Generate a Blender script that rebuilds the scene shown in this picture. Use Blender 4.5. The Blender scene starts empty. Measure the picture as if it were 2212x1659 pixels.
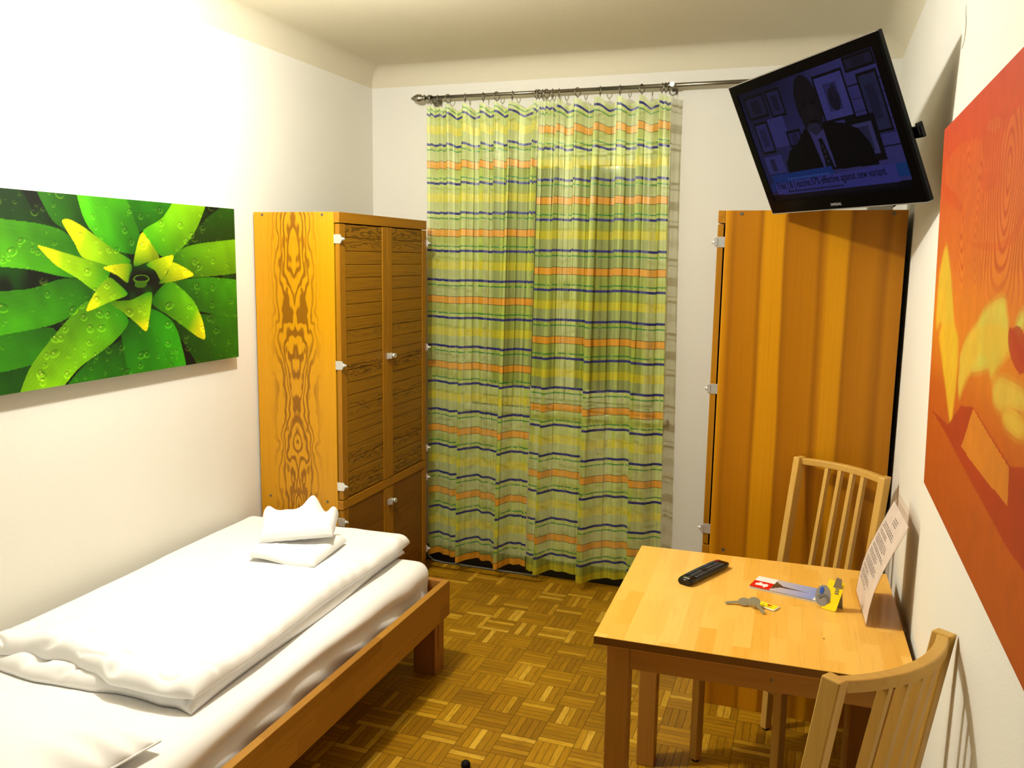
import bpy, bmesh, math, random
import numpy as np
from mathutils import Vector, Matrix, noise as mnoise

SC = bpy.context.scene
COL = SC.collection
PI = math.pi
random.seed(7)

# ------------------------------------------------------------------ helpers
def srgb(r, g, b):
    def f(c):
        c = c / 255.0
        return c / 12.92 if c <= 0.04045 else ((c + 0.055) / 1.055) ** 2.4
    return (f(r), f(g), f(b), 1.0)

def link(o, parent=None):
    COL.objects.link(o)
    if parent is not None:
        o.parent = parent
    return o

def tag(o, label=None, cat=None, group=None, kind=None):
    if label: o['label'] = label
    if cat: o['category'] = cat
    if group: o['group'] = group
    if kind: o['kind'] = kind
    return o

def thing(name, label, cat, loc=(0, 0, 0), rz=0.0, group=None):
    o = bpy.data.objects.new(name, None)
    o.empty_display_size = 0.1
    o.location = loc
    o.rotation_euler = (0, 0, rz)
    link(o)
    return tag(o, label, cat, group)

def mesh_obj(name, me, mats, parent=None, smooth=False):
    o = bpy.data.objects.new(name, me)
    if not isinstance(mats, (list, tuple)): mats = [mats]
    for m in mats: me.materials.append(m)
    if smooth:
        me.polygons.foreach_set('use_smooth', [True] * len(me.polygons))
    return link(o, parent)

class MB:
    """collects shapes into one mesh"""
    def __init__(s): s.bm = bmesh.new()
    def box(s, x0, x1, y0, y1, z0, z1, bev=0.0, seg=2, mi=0, M=None):
        b = bmesh.new()
        bmesh.ops.create_cube(b, size=1.0)
        for v in b.verts:
            v.co = Vector(((x0 + x1) / 2 + v.co.x * (x1 - x0), (y0 + y1) / 2 + v.co.y * (y1 - y0), (z0 + z1) / 2 + v.co.z * (z1 - z0)))
        if bev > 0:
            bmesh.ops.bevel(b, geom=list(b.edges), offset=bev, segments=seg, profile=0.5, affect='EDGES')
        s.add(b, mi, M); return s
    def add(s, b, mi=0, M=None):
        vm = {}
        for v in b.verts:
            vm[v] = s.bm.verts.new(M @ v.co if M is not None else v.co)
        for f in b.faces:
            try:
                nf = s.bm.faces.new([vm[v] for v in f.verts]); nf.material_index = mi; nf.smooth = f.smooth
            except ValueError: pass
        b.free()
    def cyl(s, p0, p1, r0, r1=None, n=20, cap=True, mi=0, smooth=True):
        r1 = r0 if r1 is None else r1
        p0, p1 = Vector(p0), Vector(p1); d = (p1 - p0)
        q = d.to_track_quat('Z', 'Y')
        b = bmesh.new()
        bmesh.ops.create_cone(b, cap_ends=cap, segments=n, radius1=r0, radius2=r1, depth=d.length)
        if smooth:
            for f in b.faces: f.smooth = len(f.verts) == 4
        s.add(b, mi, Matrix.Translation((p0 + p1) / 2) @ q.to_matrix().to_4x4()); return s
    def sphere(s, c, r, n=16, sc=(1, 1, 1), mi=0):
        b = bmesh.new()
        bmesh.ops.create_uvsphere(b, u_segments=n, v_segments=max(8, n // 2), radius=r)
        for f in b.faces: f.smooth = True
        s.add(b, mi, Matrix.Translation(c) @ Matrix.Diagonal((*sc, 1))); return s
    def tube(s, pts, r, n=8, mi=0, closed=False):
        pts = [Vector(p) for p in pts]; N = len(pts); rings = []
        prev = None
        for i, p in enumerate(pts):
            a = pts[(i - 1) % N] if closed else pts[max(i - 1, 0)]
            c = pts[(i + 1) % N] if closed else pts[min(i + 1, N - 1)]
            t = (c - a).normalized()
            if prev is None:
                u = t.orthogonal().normalized()
            else:
                u = (prev - t * prev.dot(t)).normalized()
            prev = u; w = t.cross(u)
            rr = r[i] if isinstance(r, (list, tuple)) else r
            rings.append([s.bm.verts.new(p + (u * math.cos(2 * PI * k / n) + w * math.sin(2 * PI * k / n)) * rr) for k in range(n)])
        for i in range(N if closed else N - 1):
            A, B = rings[i], rings[(i + 1) % N]
            for k in range(n):
                f = s.bm.faces.new([A[k], A[(k + 1) % n], B[(k + 1) % n], B[k]]); f.smooth = True; f.material_index = mi
        if not closed:
            for R_ in (rings[0][::-1], rings[-1]):
                f = s.bm.faces.new(R_); f.material_index = mi
        return s
    def lathe(s, prof, axis_p, axis_d, n=24, mi=0):
        # prof: list of (distance along the axis, radius)
        d = Vector(axis_d).normalized(); u = d.orthogonal().normalized(); w = d.cross(u); P = Vector(axis_p)
        rings = [[s.bm.verts.new(P + d * t + (u * math.cos(2 * PI * k / n) + w * math.sin(2 * PI * k / n)) * max(r, 1e-5)) for k in range(n)] for t, r in prof]
        for A, B in zip(rings, rings[1:]):
            for k in range(n):
                f = s.bm.faces.new([A[k], A[(k + 1) % n], B[(k + 1) % n], B[k]]); f.smooth = True; f.material_index = mi
        s.bm.faces.new(rings[0][::-1]).material_index = mi
        s.bm.faces.new(rings[-1]).material_index = mi
        return s
    def prism(s, pts, z0, z1, M=None, mi=0, bev=0.0):
        b = bmesh.new()
        lo = [b.verts.new((x, y, z0)) for x, y in pts]; hi = [b.verts.new((x, y, z1)) for x, y in pts]
        n = len(pts)
        b.faces.new(lo[::-1]); b.faces.new(hi)
        for i in range(n): b.faces.new([lo[i], lo[(i + 1) % n], hi[(i + 1) % n], hi[i]])
        bmesh.ops.recalc_face_normals(b, faces=list(b.faces))
        if bev: bmesh.ops.bevel(b, geom=list(b.edges), offset=bev, segments=2, profile=.5, affect='EDGES')
        s.add(b, mi, M); return s
    def build(s, name, mats, parent=None, recalc=True):
        if recalc: bmesh.ops.recalc_face_normals(s.bm, faces=list(s.bm.faces))
        me = bpy.data.meshes.new(name)
        s.bm.to_mesh(me); s.bm.free()
        return mesh_obj(name, me, mats, parent)

def grid_mesh(name, P, closed_u=False, uv=None, col=None):
    """P: array (nu, nv, 3) -> quad mesh, optional uv (nu,nv,2) and colour (nu,nv,3 linear)"""
    nu, nv = P.shape[:2]
    idx = np.arange(nu * nv).reshape(nu, nv)
    if closed_u: idx = np.vstack([idx, idx[:1]])
    f = np.stack([idx[:-1, :-1], idx[1:, :-1], idx[1:, 1:], idx[:-1, 1:]], -1).reshape(-1, 4)
    me = bpy.data.meshes.new(name)
    me.vertices.add(nu * nv); me.vertices.foreach_set('co', np.ascontiguousarray(P.reshape(-1), dtype=np.float32))
    me.loops.add(f.size); me.loops.foreach_set('vertex_index', f.reshape(-1).astype(np.int32))
    me.polygons.add(len(f)); me.polygons.foreach_set('loop_start', np.arange(0, f.size, 4, dtype=np.int32))
    me.polygons.foreach_set('loop_total', np.full(len(f), 4, dtype=np.int32))
    me.update(calc_edges=True); me.validate()
    if uv is not None:
        l = me.uv_layers.new(name='UVMap')
        l.data.foreach_set('uv', np.ascontiguousarray(uv.reshape(-1, 2)[f.reshape(-1)].reshape(-1), dtype=np.float32))
    if col is not None:
        a = me.color_attributes.new('Col', 'FLOAT_COLOR', 'POINT')
        c4 = np.ones((nu * nv, 4), np.float32); c4[:, :3] = col.reshape(-1, 3)
        a.data.foreach_set('color', c4.reshape(-1))
    me.polygons.foreach_set('use_smooth', [True] * len(me.polygons))
    return me

def vnoise(X, Y, Z=0.0, s=1.0):
    X, Y = np.broadcast_arrays(X, Y); out = np.empty(X.shape)
    Zb = np.broadcast_to(Z, X.shape)
    for i in np.ndindex(X.shape):
        out[i] = mnoise.noise(Vector((X[i] * s, Y[i] * s, Zb[i] * s)))
    return out

def fast_noise(X, Y, seed=0):
    """smooth value noise, vectorised"""
    xi = np.floor(X).astype(int); yi = np.floor(Y).astype(int)
    fx = X - xi; fy = Y - yi
    fx = fx * fx * (3 - 2 * fx); fy = fy * fy * (3 - 2 * fy)
    def h(a, b):
        n = (a * 374761393 + b * 668265263 + seed * 974634777) & 0x7fffffff
        n = ((n ^ (n >> 13)) * 1274126177) & 0x7fffffff
        return ((n ^ (n >> 16)) & 0xffff) / 65535.0
    return (h(xi, yi) * (1 - fx) + h(xi + 1, yi) * fx) * (1 - fy) + (h(xi, yi + 1) * (1 - fx) + h(xi + 1, yi + 1) * fx) * fy

# ------------------------------------------------------------------ node helpers
class NT:
    def __init__(s, name):
        s.m = bpy.data.materials.new(name); s.m.use_nodes = True
        s.t = s.m.node_tree; s.t.nodes.clear()
        s.out = s.t.nodes.new('ShaderNodeOutputMaterial')
    def n(s, typ, **kw):
        nd = s.t.nodes.new('ShaderNode' + typ)
        for k, v in kw.items(): setattr(nd, k, v)
        return nd
    def set(s, sock, v):
        if isinstance(v, bpy.types.NodeSocket): s.t.links.new(v, sock)
        elif v is not None: sock.default_value = v
    def math(s, op, a, b=None, c=None, clamp=False):
        nd = s.n('Math', operation=op, use_clamp=clamp)
        s.set(nd.inputs[0], a); s.set(nd.inputs[1], b); s.set(nd.inputs[2], c)
        return nd.outputs[0]
    def obj(s):
        return s.n('TexCoord').outputs['Object']
    def xyz(s, v):
        nd = s.n('SeparateXYZ'); s.set(nd.inputs[0], v); return nd.outputs
    def vec(s, x, y, z):
        nd = s.n('CombineXYZ')
        for i, q in enumerate((x, y, z)): s.set(nd.inputs[i], q)
        return nd.outputs[0]
    def noise(s, v, scale=1.0, detail=2.0, rough=0.5, dist=0.0):
        nd = s.n('TexNoise'); s.set(nd.inputs['Vector'], v)
        nd.inputs['Scale'].default_value = scale; nd.inputs['Detail'].default_value = detail
        nd.inputs['Roughness'].default_value = rough; nd.inputs['Distortion'].default_value = dist
        return nd.outputs[0]
    def white(s, v):
        nd = s.n('TexWhiteNoise', noise_dimensions='3D'); s.set(nd.inputs['Vector'], v); return nd.outputs['Value']
    def ramp(s, f, stops, interp='LINEAR'):
        nd = s.n('ValToRGB'); cr = nd.color_ramp; cr.interpolation = interp
        while len(cr.elements) > 1: cr.elements.remove(cr.elements[-1])
        cr.elements[0].position = stops[0][0]; cr.elements[0].color = stops[0][1]
        for p, c in stops[1:]:
            e = cr.elements.new(p); e.color = c
        s.set(nd.inputs[0], f); return nd.outputs[0]
    def mix(s, f, a, b, mode='MIX'):
        nd = s.n('Mix', data_type='RGBA', blend_type=mode)
        s.set(nd.inputs[0], f); s.set(nd.inputs[6], a); s.set(nd.inputs[7], b); return nd.outputs[2]
    def step(s, v, lo, hi):
        nd = s.n('MapRange', interpolation_type='SMOOTHSTEP'); s.set(nd.inputs[0], v)
        nd.inputs[1].default_value = lo; nd.inputs[2].default_value = hi; return nd.outputs[0]
    def bump(s, h, dist=0.002, strength=0.5):
        nd = s.n('Bump'); s.set(nd.inputs['Height'], h); nd.inputs['Distance'].default_value = dist
        nd.inputs['Strength'].default_value = strength; return nd.outputs[0]
    def done(s, color=None, rough=0.5, spec=0.5, metal=0.0, normal=None, trans=0.0, sheen=0.0, emit=None, es=0.0, alpha=1.0):
        b = s.n('BsdfPrincipled')
        s.set(b.inputs['Base Color'], color); s.set(b.inputs['Roughness'], rough); s.set(b.inputs['Specular IOR Level'], spec)
        s.set(b.inputs['Metallic'], metal); s.set(b.inputs['Normal'], normal); s.set(b.inputs['Transmission Weight'], trans)
        s.set(b.inputs['Sheen Weight'], sheen); s.set(b.inputs['Alpha'], alpha)
        if emit is not None:
            s.set(b.inputs['Emission Color'], emit); b.inputs['Emission Strength'].default_value = es
        s.t.links.new(b.outputs[0], s.out.inputs[0]); return s.m

def plain(name, c, rough=0.5, spec=0.5, metal=0.0, var=0.06, scale=30.0, bump=0.0):
    """a simple surface with faint procedural mottling"""
    n = NT(name); v = n.obj(); f = n.noise(v, scale, 3)
    c = c if len(c) == 4 else srgb(*c)
    lo = tuple(x * (1 - var) for x in c[:3]) + (1,); hi = tuple(min(1, x * (1 + var)) for x in c[:3]) + (1,)
    nm = n.bump(f, bump) if bump else None
    return n.done(n.ramp(f, [(0.3, lo), (0.7, hi)]), rough, spec, metal, nm)

# ------------------------------------------------------------------ dimensions (metres): x from the left wall, y from the back wall (negative towards the viewer), z up
W, H, YN = 2.65, 2.72, -4.75
COVE = 0.10

# ------------------------------------------------------------------ materials
def wall_mat(name, c):
    n = NT(name); v = n.obj(); f = n.noise(v, 160, 4, .6); g = n.noise(v, 2.5, 2)
    return n.done(n.ramp(g, [(.3, tuple(x * .975 for x in c[:3]) + (1,)), (.7, c)]), .85, .2, normal=n.bump(f, .0015, .35))
M_WALL = wall_mat('wall_paint', (.75, .73, .655, 1))
M_CEIL = wall_mat('ceiling_paint', (.66, .605, .455, 1))

def parquet_mat():
    n = NT('parquet'); B, OX, OY, S = .1333, 1.373, -1.3106, 5
    x, y, z = n.xyz(n.obj())
    u = n.math('DIVIDE', n.math('SUBTRACT', x, OX), B); v = n.math('DIVIDE', n.math('SUBTRACT', y, OY), B)
    i = n.math('FLOOR', u); j = n.math('FLOOR', v)
    fu = n.math('SUBTRACT', u, i); fv = n.math('SUBTRACT', v, j)
    par = n.math('MODULO', n.math('ABSOLUTE', n.math('ADD', i, j)), 2.0)      # 0: strips run along y
    inv = n.math('SUBTRACT', 1.0, par)
    a = n.math('ADD', n.math('MULTIPLY', fu, inv), n.math('MULTIPLY', fv, par))   # across the strips
    l = n.math('ADD', n.math('MULTIPLY', fv, inv), n.math('MULTIPLY', fu, par))   # along the strips
    k = n.math('FLOOR', n.math('MULTIPLY', a, S)); fa = n.math('FRACT', n.math('MULTIPLY', a, S))
    rnd = n.white(n.vec(i, j, k)); rb = n.white(n.vec(i, j, 77.0))
    gr = n.noise(n.vec(n.math('MULTIPLY', a, 26.0), n.math('MULTIPLY', l, 2.4), n.math('ADD', n.math('MULTIPLY', rnd, 90.0), n.math('MULTIPLY', i, 3.1))), 1.0, 4, .62)
    c = n.ramp(rnd, [(0, srgb(140, 97, 4)), (.40, srgb(166, 118, 8)), (.80, srgb(180, 130, 12)), (.90, srgb(220, 172, 44)), (1, srgb(236, 190, 66))])
    c = n.mix(n.math('MULTIPLY', n.step(gr, .45, .72), .6), c, srgb(96, 56, 4))
    c = n.mix(.35, c, n.ramp(rb, [(0, srgb(134, 92, 4)), (1, srgb(186, 138, 16))]))
    ed = n.math('MINIMUM', n.math('MINIMUM', fa, n.math('SUBTRACT', 1.0, fa)), 1.0)
    el = n.math('MULTIPLY', n.math('MINIMUM', l, n.math('SUBTRACT', 1.0, l)), 5.0)
    gap = n.math('MINIMUM', ed, el)
    g = n.step(gap, 0.0, .07)
    c = n.mix(g, srgb(70, 40, 2), c)
    return n.done(c, n.ramp(gr, [(.3, (.33,) * 3 + (1,)), (.7, (.5,) * 3 + (1,))]), .35, normal=n.bump(g, .0006, .5))
M_FLOOR = parquet_mat()

def wood_mat(name, light, dark, axis='z', across=('x', 'y'), freq=60.0, rough=.42, contrast=.55, stretch=2.0, spec=.35, extra=None):
    """straight-grained wood along an axis of the object"""
    n = NT(name); c3 = n.xyz(n.obj()); ax = dict(x=c3[0], y=c3[1], z=c3[2])
    p = n.math('MULTIPLY', ax[across[0]], freq); q = n.math('MULTIPLY', ax[across[1]], freq); l = n.math('MULTIPLY', ax[axis], stretch)
    f = n.noise(n.vec(p, q, l), 1.0, 4, .6, .3)
    g = n.noise(n.vec(n.math('MULTIPLY', p, .12), n.math('MULTIPLY', q, .12), n.math('MULTIPLY', l, .4)), 1.0, 2)
    c = n.ramp(f, [(.3, dark), (.62, light)])
    c = n.mix(contrast, light, c)
    c = n.mix(n.math('MULTIPLY', g, .35), c, dark)
    return n.done(c, rough, spec, normal=n.bump(f, .0004, .3))

def figured_mat(name, light, dark, axis_u, axis_l, centre, board=None, dens=3.0, spread=.10):
    """book-matched flat-sawn figure: mirrored about `centre` on axis_u (or, with board, drawn per board across axis_l)"""
    n = NT(name); c3 = n.xyz(n.obj()); ax = dict(x=c3[0], y=c3[1], z=c3[2])
    u = n.math('ABSOLUTE', n.math('SUBTRACT', ax[axis_u], centre)); l = ax[axis_l]
    if board is None:
        big = n.noise(n.vec(n.math('MULTIPLY', u, 11.0), n.math('MULTIPLY', l, 4.4), 3.7), 1.0, 2.0, .45, .25)
        hgt = n.math('ADD', n.math('MULTIPLY', u, 13.0), n.math('MULTIPLY', big, 3.2))
        fr = n.math('FRACT', n.math('MULTIPLY', hgt, dens))
        ring = n.math('SUBTRACT', 1.0, n.step(n.math('ABSOLUTE', n.math('SUBTRACT', fr, .5)), .10, .30))
        mask = n.math('SUBTRACT', 1.0, n.step(u, spread * .35, spread))
        blotch = n.step(n.noise(n.vec(n.math('MULTIPLY', u, 40.0), n.math('MULTIPLY', l, 11.0), 9.1), 1.0, 1.5, .5), .57, .64)
        core = n.math('SUBTRACT', 1.0, n.step(u, spread * .3, spread * .55))
        amt = n.math('MAXIMUM', n.math('MULTIPLY', ring, n.math('MULTIPLY', mask, .85)), n.math('MULTIPLY', n.math('MULTIPLY', blotch, core), .75))
        fine = n.noise(n.vec(n.math('MULTIPLY', u, 210.0), n.math('MULTIPLY', l, 2.0), 1.0), 1.0, 3, .6)
        amt = n.math('MAXIMUM', amt, n.math('MULTIPLY', n.step(fine, .5, .75), .35))
    else:
        bi = n.math('FLOOR', n.math('DIVIDE', l, board)); lf = n.math('SUBTRACT', n.math('DIVIDE', l, board), bi)
        r = n.white(n.vec(bi, 5.0, 2.0))
        big = n.noise(n.vec(n.math('MULTIPLY', u, 9.0), n.math('MULTIPLY', lf, 1.5), n.math('MULTIPLY', bi, 7.3)), 1.0, 2.5, .5, .4)
        hgt = n.math('ADD', n.math('MULTIPLY', lf, 1.3), n.math('MULTIPLY', big, 3.0))
        fr = n.math('FRACT', n.math('MULTIPLY', hgt, dens))
        ring = n.math('SUBTRACT', 1.0, n.step(n.math('ABSOLUTE', n.math('SUBTRACT', fr, .5)), .08, .3))
        fine = n.noise(n.vec(n.math('MULTIPLY', u, 3.0), n.math('MULTIPLY', l, 260.0), bi), 1.0, 3, .6)
        amt = n.math('MAXIMUM', n.math('MULTIPLY', ring, n.math('MULTIPLY', n.step(r, .45, .7), .8)), n.math('MULTIPLY', n.step(fine, .42, .7), .6))
    tone = n.noise(n.vec(n.math('MULTIPLY', ax['x'], 6.0), n.math('MULTIPLY', ax['y'], 6.0), n.math('MULTIPLY', ax['z'], 1.2)), 1.0, 2)
    base = n.mix(n.math('MULTIPLY', tone, .4), light, tuple(.5 * (a + b) for a, b in zip(light, dark)))
    return n.done(n.mix(amt, base, dark), .4, .35)

M_PINE_SIDE = figured_mat('pine_side_figured', srgb(204, 144, 6), srgb(118, 70, 3), 'x', 'z', .2, dens=2.4, spread=.15)
M_PINE_DOOR = figured_mat('pine_door_boards', srgb(156, 106, 8), srgb(74, 42, 2), 'y', 'z', .4327, board=.0565, dens=1.6)
M_PINE_LOW = figured_mat('pine_low_door', srgb(136, 84, 6), srgb(62, 32, 2), 'y', 'z', .4327, board=.28, dens=3.2)
M_PINE = wood_mat('pine_frame', srgb(196, 130, 14), srgb(146, 86, 6), 'z')
M_PINE_STILE = wood_mat('pine_stile', srgb(168, 114, 10), srgb(128, 80, 4), 'z')
M_PINE_H = wood_mat('pine_rail', srgb(172, 116, 10), srgb(130, 80, 4), 'y', ('x', 'z'))
def banded_pine():
    n = NT('pine_side_banded'); x, y, z = n.xyz(n.obj())
    wob = n.noise(n.vec(n.math('MULTIPLY', x, 3.0), 0.0, n.math('MULTIPLY', z, .7)), 1.0, 2)
    xx = n.math('ADD', x, n.math('MULTIPLY', wob, .05))
    t = n.math('DIVIDE', n.math('ADD', xx, .578), .603)
    D, Mi, Md, Li = srgb(148, 92, 1), srgb(174, 112, 2), srgb(164, 104, 1), srgb(200, 138, 4)
    band = n.ramp(t, [(0, Li), (.03, Mi), (.05, D), (.075, Md), (.19, Mi), (.215, D), (.235, Li), (.34, Li), (.355, D), (.39, Md), (.53, Mi), (.555, D), (.58, Mi), (.60, Li), (.69, Li), (.71, D), (.735, Md), (.84, Mi), (.90, D), (.93, Mi), (1, Md)])
    f = n.noise(n.vec(n.math('MULTIPLY', x, 240.0), n.math('MULTIPLY', y, 90.0), n.math('MULTIPLY', z, 1.6)), 1.0, 3, .6)
    c = n.mix(n.math('MULTIPLY', n.step(f, .45, .8), .3), band, srgb(140, 74, 2))
    return n.done(c, .4, .35)
M_PINE_BAND = banded_pine()

def butcher_mat(name, light, mid, dark, bw=.045, bl=.24, axis='y', rough=.3):
    """finger-jointed staves running along an axis"""
    n = NT(name); c3 = n.xyz(n.obj()); A, Bc, C_ = (c3[0], c3[1], c3[2])
    if axis == 'x': A, Bc = Bc, A
    if axis == 'rail': A, Bc, C_ = C_, Bc, A
    i = n.math('FLOOR', n.math('DIVIDE', A, bw)); off = n.math('MULTIPLY', n.white(n.vec(i, 1.0, 4.0)), 9.0)
    j = n.math('FLOOR', n.math('ADD', n.math('DIVIDE', Bc, bl), off))
    r = n.white(n.vec(i, j, 3.0))
    g = n.noise(n.vec(n.math('MULTIPLY', A, 110.0), n.math('MULTIPLY', Bc, 5.0), n.math('MULTIPLY', r, 50.0)), 1.0, 3, .6)
    c = n.ramp(r, [(0, mid), (.5, light), (1, tuple(.5 * (a + b) for a, b in zip(light, mid)))])
    c = n.mix(n.math('MULTIPLY', n.step(g, .5, .78), .35), c, dark)
    kn = n.noise(n.vec(n.math('MULTIPLY', A, 60.0), n.math('MULTIPLY', Bc, 34.0), 8.0), 1.0, 0.5)
    c = n.mix(n.math('MULTIPLY', n.step(kn, .80, .84), .7), c, srgb(110, 66, 16))
    return n.done(c, rough, .4)
M_TABLE = butcher_mat('beech_tabletop', srgb(240, 190, 92), srgb(228, 168, 60), srgb(200, 134, 36))
M_TLEG = wood_mat('beech_table_frame', srgb(182, 130, 54), srgb(152, 102, 36), 'z', contrast=.4)
M_CHAIR = wood_mat('beech_chair', srgb(208, 166, 82), srgb(180, 134, 52), 'z', freq=50, contrast=.4)
M_SEAT = wood_mat('beech_seat', srgb(208, 166, 82), srgb(180, 134, 52), 'y', ('x', 'z'), contrast=.4)
M_BED = butcher_mat('beech_bed_rail', srgb(178, 128, 46), srgb(150, 101, 30), srgb(116, 74, 18), bw=.0505, bl=.34, axis='rail', rough=.45)
M_BEDLEG = wood_mat('beech_bed_leg', srgb(164, 110, 52), srgb(128, 82, 32), 'z', contrast=.5)

def linen_mat(name, c, sc=420.0, bmp=.0003):
    n = NT(name); v = n.obj(); f = n.noise(v, sc, 3, .6); g = n.noise(v, 9, 3)
    h = n.math('ADD', n.math('MULTIPLY', f, .15), g)
    return n.done(n.ramp(g, [(.3, tuple(x * .97 for x in c[:3]) + (1,)), (.7, c)]), .8, .2, normal=n.bump(h, .004, .25), sheen=.1)
M_SHEET = linen_mat('white_sheet', (.87, .855, .83, 1))
M_DUVET = linen_mat('white_duvet', (.89, .88, .86, 1))
M_TOWEL = linen_mat('white_terry', (.90, .90, .89, 1), 900)

M_STEEL = plain('brushed_nickel', (.33, .31, .26, 1), .32, .5, 1.0)
M_ROD = plain('dark_nickel_rod', (.26, .24, .19, 1), .35, .5, 1.0)
M_CHROME = plain('steel_hinge', (.66, .66, .62, 1), .35, .5, .6)
M_SCREW = plain('screw_head', (.16, .15, .12, 1), .5, .5, .7)
M_BLACK = plain('black_plastic', (.003, .003, .0035, 1), .35, .2)
M_GLOSS = plain('gloss_black_bezel', (.0012, .0012, .0014, 1), .22, .04)
M_REMOTE = plain('remote_black', (.0035, .0035, .004, 1), .2, .35)
M_RIM = plain('tv_clear_rim', (.24, .23, .20, 1), .25, .6, .3)
M_RUBBER = plain('black_rubber', (.004, .004, .004, 1), .7, .2)
M_DARKTRIM = plain('dark_baseboard', (.012, .009, .005, 1), .5, .3)
M_WHITE = plain('white_lacquer', (.75, .73, .68, 1), .35, .5)
M_NIGHT = plain('night_glass', (.03, .035, .03, 1), .08, .6)
M_SHADOWGAP = plain('wardrobe_inside', (.03, .018, .004, 1), .8, .1)
M_PAPER = plain('white_paper', (.80, .78, .74, 1), .7, .3)
M_INK = plain('grey_ink', (.16, .15, .15, 1), .7, .2)
M_KEY = plain('worn_key_nickel', (.46, .43, .30, 1), .38, .5, .75)
M_YELLOW = plain('yellow_print', srgb(250, 226, 0), .45, .5)
M_GREYCARD = plain('grey_card', srgb(140, 138, 132), .6, .3)
M_BLUE = plain('blue_print', srgb(50, 90, 190), .5, .3)
M_RED = plain('red_print', srgb(206, 20, 20), .5, .3)
M_BTN = plain('remote_buttons', (.055, .062, .07, 1), .45, .4)
M_BTNRED = plain('remote_power_red', (.30, .01, .015, 1), .4, .4)
M_BTNBLUE = plain('remote_blue_keys', (.03, .05, .16, 1), .4, .4)
def attr_mat(name, rough=.55, spec=.3, emit=0.0):
    n = NT(name); a = n.n('Attribute', attribute_name='Col')
    if emit:
        return n.done((.001, .001, .0015, 1), .25, .04, emit=a.outputs['Color'], es=emit)
    return n.done(a.outputs['Color'], rough, spec)
M_ART = attr_mat('printed_canvas', .6, .25)
M_PRINT = attr_mat('printed_cover', .35, .5)
M_SCREEN = attr_mat('tv_picture', .25, .3, 1.0)
M_CANVAS_EDGE = plain('canvas_edge', srgb(30, 90, 12), .7, .2)
M_CANVAS_EDGE_R = plain('canvas_edge_red', srgb(190, 70, 20), .7, .2)

def acrylic_mat():
    n = NT('clear_acrylic')
    tr = n.n('BsdfTransparent'); tr.inputs[0].default_value = (.96, .93, .91, 1)
    gl = n.n('BsdfGlossy'); gl.inputs['Roughness'].default_value = .08; gl.inputs['Color'].default_value = (.9, .85, .82, 1)
    df = n.n('BsdfDiffuse'); df.inputs[0].default_value = (.72, .56, .50, 1)
    m1 = n.n('MixShader'); m1.inputs[0].default_value = .035; n.t.links.new(tr.outputs[0], m1.inputs[1]); n.t.links.new(gl.outputs[0], m1.inputs[2])
    m2 = n.n('MixShader'); m2.inputs[0].default_value = .02; n.t.links.new(m1.outputs[0], m2.inputs[1]); n.t.links.new(df.outputs[0], m2.inputs[2])
    n.t.links.new(m2.outputs[0], n.out.inputs[0]); return n.m
M_ACRYL = acrylic_mat()

def curtain_mat(name, phase):
    """sheer cloth woven in green, yellow, orange and navy bands; uv in metres"""
    n = NT(name); uv = n.n('UVMap').outputs[0]; u, v, _ = n.xyz(uv)
    P = .352
    t = n.math('FRACT', n.math('DIVIDE', n.math('SUBTRACT', phase, v), P))
    gnd = srgb(208, 226, 104); gnd2 = srgb(206, 220, 132); yel = srgb(232, 222, 52); yel2 = srgb(214, 222, 86)
    nav = srgb(24, 28, 124); grn = srgb(40, 140, 60); ora = srgb(240, 168, 44); drk = srgb(70, 60, 20)
    st = [(0, grn), (.018, gnd), (.062, nav), (.095, gnd), (.20, yel2), (.235, yel), (.355, gnd2), (.50, nav), (.535, gnd), (.583, grn), (.602, gnd2), (.752, drk), (.758, ora), (.858, drk), (.864, gnd)]
    c = n.ramp(t, st, 'CONSTANT')
    o = [0.0] * len(st)
    den = {0: .8, 2: .97, 4: .48, 5: .62, 7: .97, 9: .8, 11: .9, 12: .80, 13: .9}
    op = n.ramp(t, [(p, (den.get(i, .47),) * 3 + (1,)) for i, (p, _) in enumerate(st)], 'CONSTANT')
    # the thin green weft floats only in dashes
    dash = n.step(n.noise(n.vec(n.math('MULTIPLY', u, 34.0), 0.0, n.math('MULTIPLY', v, 40.0)), 1.0, 1), .36, .42)
    isg = n.ramp(t, [(0, (1,) * 3 + (1,)), (.018, (0, 0, 0, 1)), (.583, (1,) * 3 + (1,)), (.602, (0, 0, 0, 1))], 'CONSTANT')
    c = n.mix(n.math('MULTIPLY', isg, n.math('SUBTRACT', 1.0, dash)), c, srgb(150, 190, 90))
    wv = n.noise(n.vec(n.math('MULTIPLY', u, 700.0), n.math('MULTIPLY', v, 30.0), 0.0), 1.0, 2)
    wv2 = n.noise(n.vec(n.math('MULTIPLY', u, 38.0), n.math('MULTIPLY', v, .5), 0.0), 1.0, 2)
    c = n.mix(n.math('MULTIPLY', wv, .12), c, srgb(130, 140, 50))
    op = n.math('ADD', op, n.math('MULTIPLY', n.math('SUBTRACT', wv2, .5), .7), clamp=True)
    df = n.n('BsdfDiffuse'); n.set(df.inputs[0], c)
    tl = n.n('BsdfTranslucent'); n.set(tl.inputs[0], c)
    gl = n.n('BsdfGlossy'); gl.inputs['Roughness'].default_value = .38; n.set(gl.inputs['Color'], n.mix(.5, c, (.9, .9, .8, 1)))
    tr = n.n('BsdfTransparent'); tr.inputs[0].default_value = (.92, .96, .8, 1)
    def ms(f, a, b):
        m = n.n('MixShader'); n.set(m.inputs[0], f); n.t.links.new(a.outputs[0], m.inputs[1]); n.t.links.new(b.outputs[0], m.inputs[2]); return m
    s1 = ms(.28, df, tl); s2 = ms(.10, s1, gl); s3 = ms(op, tr, s2)
    n.t.links.new(s3.outputs[0], n.out.inputs[0]); return n.m
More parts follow.
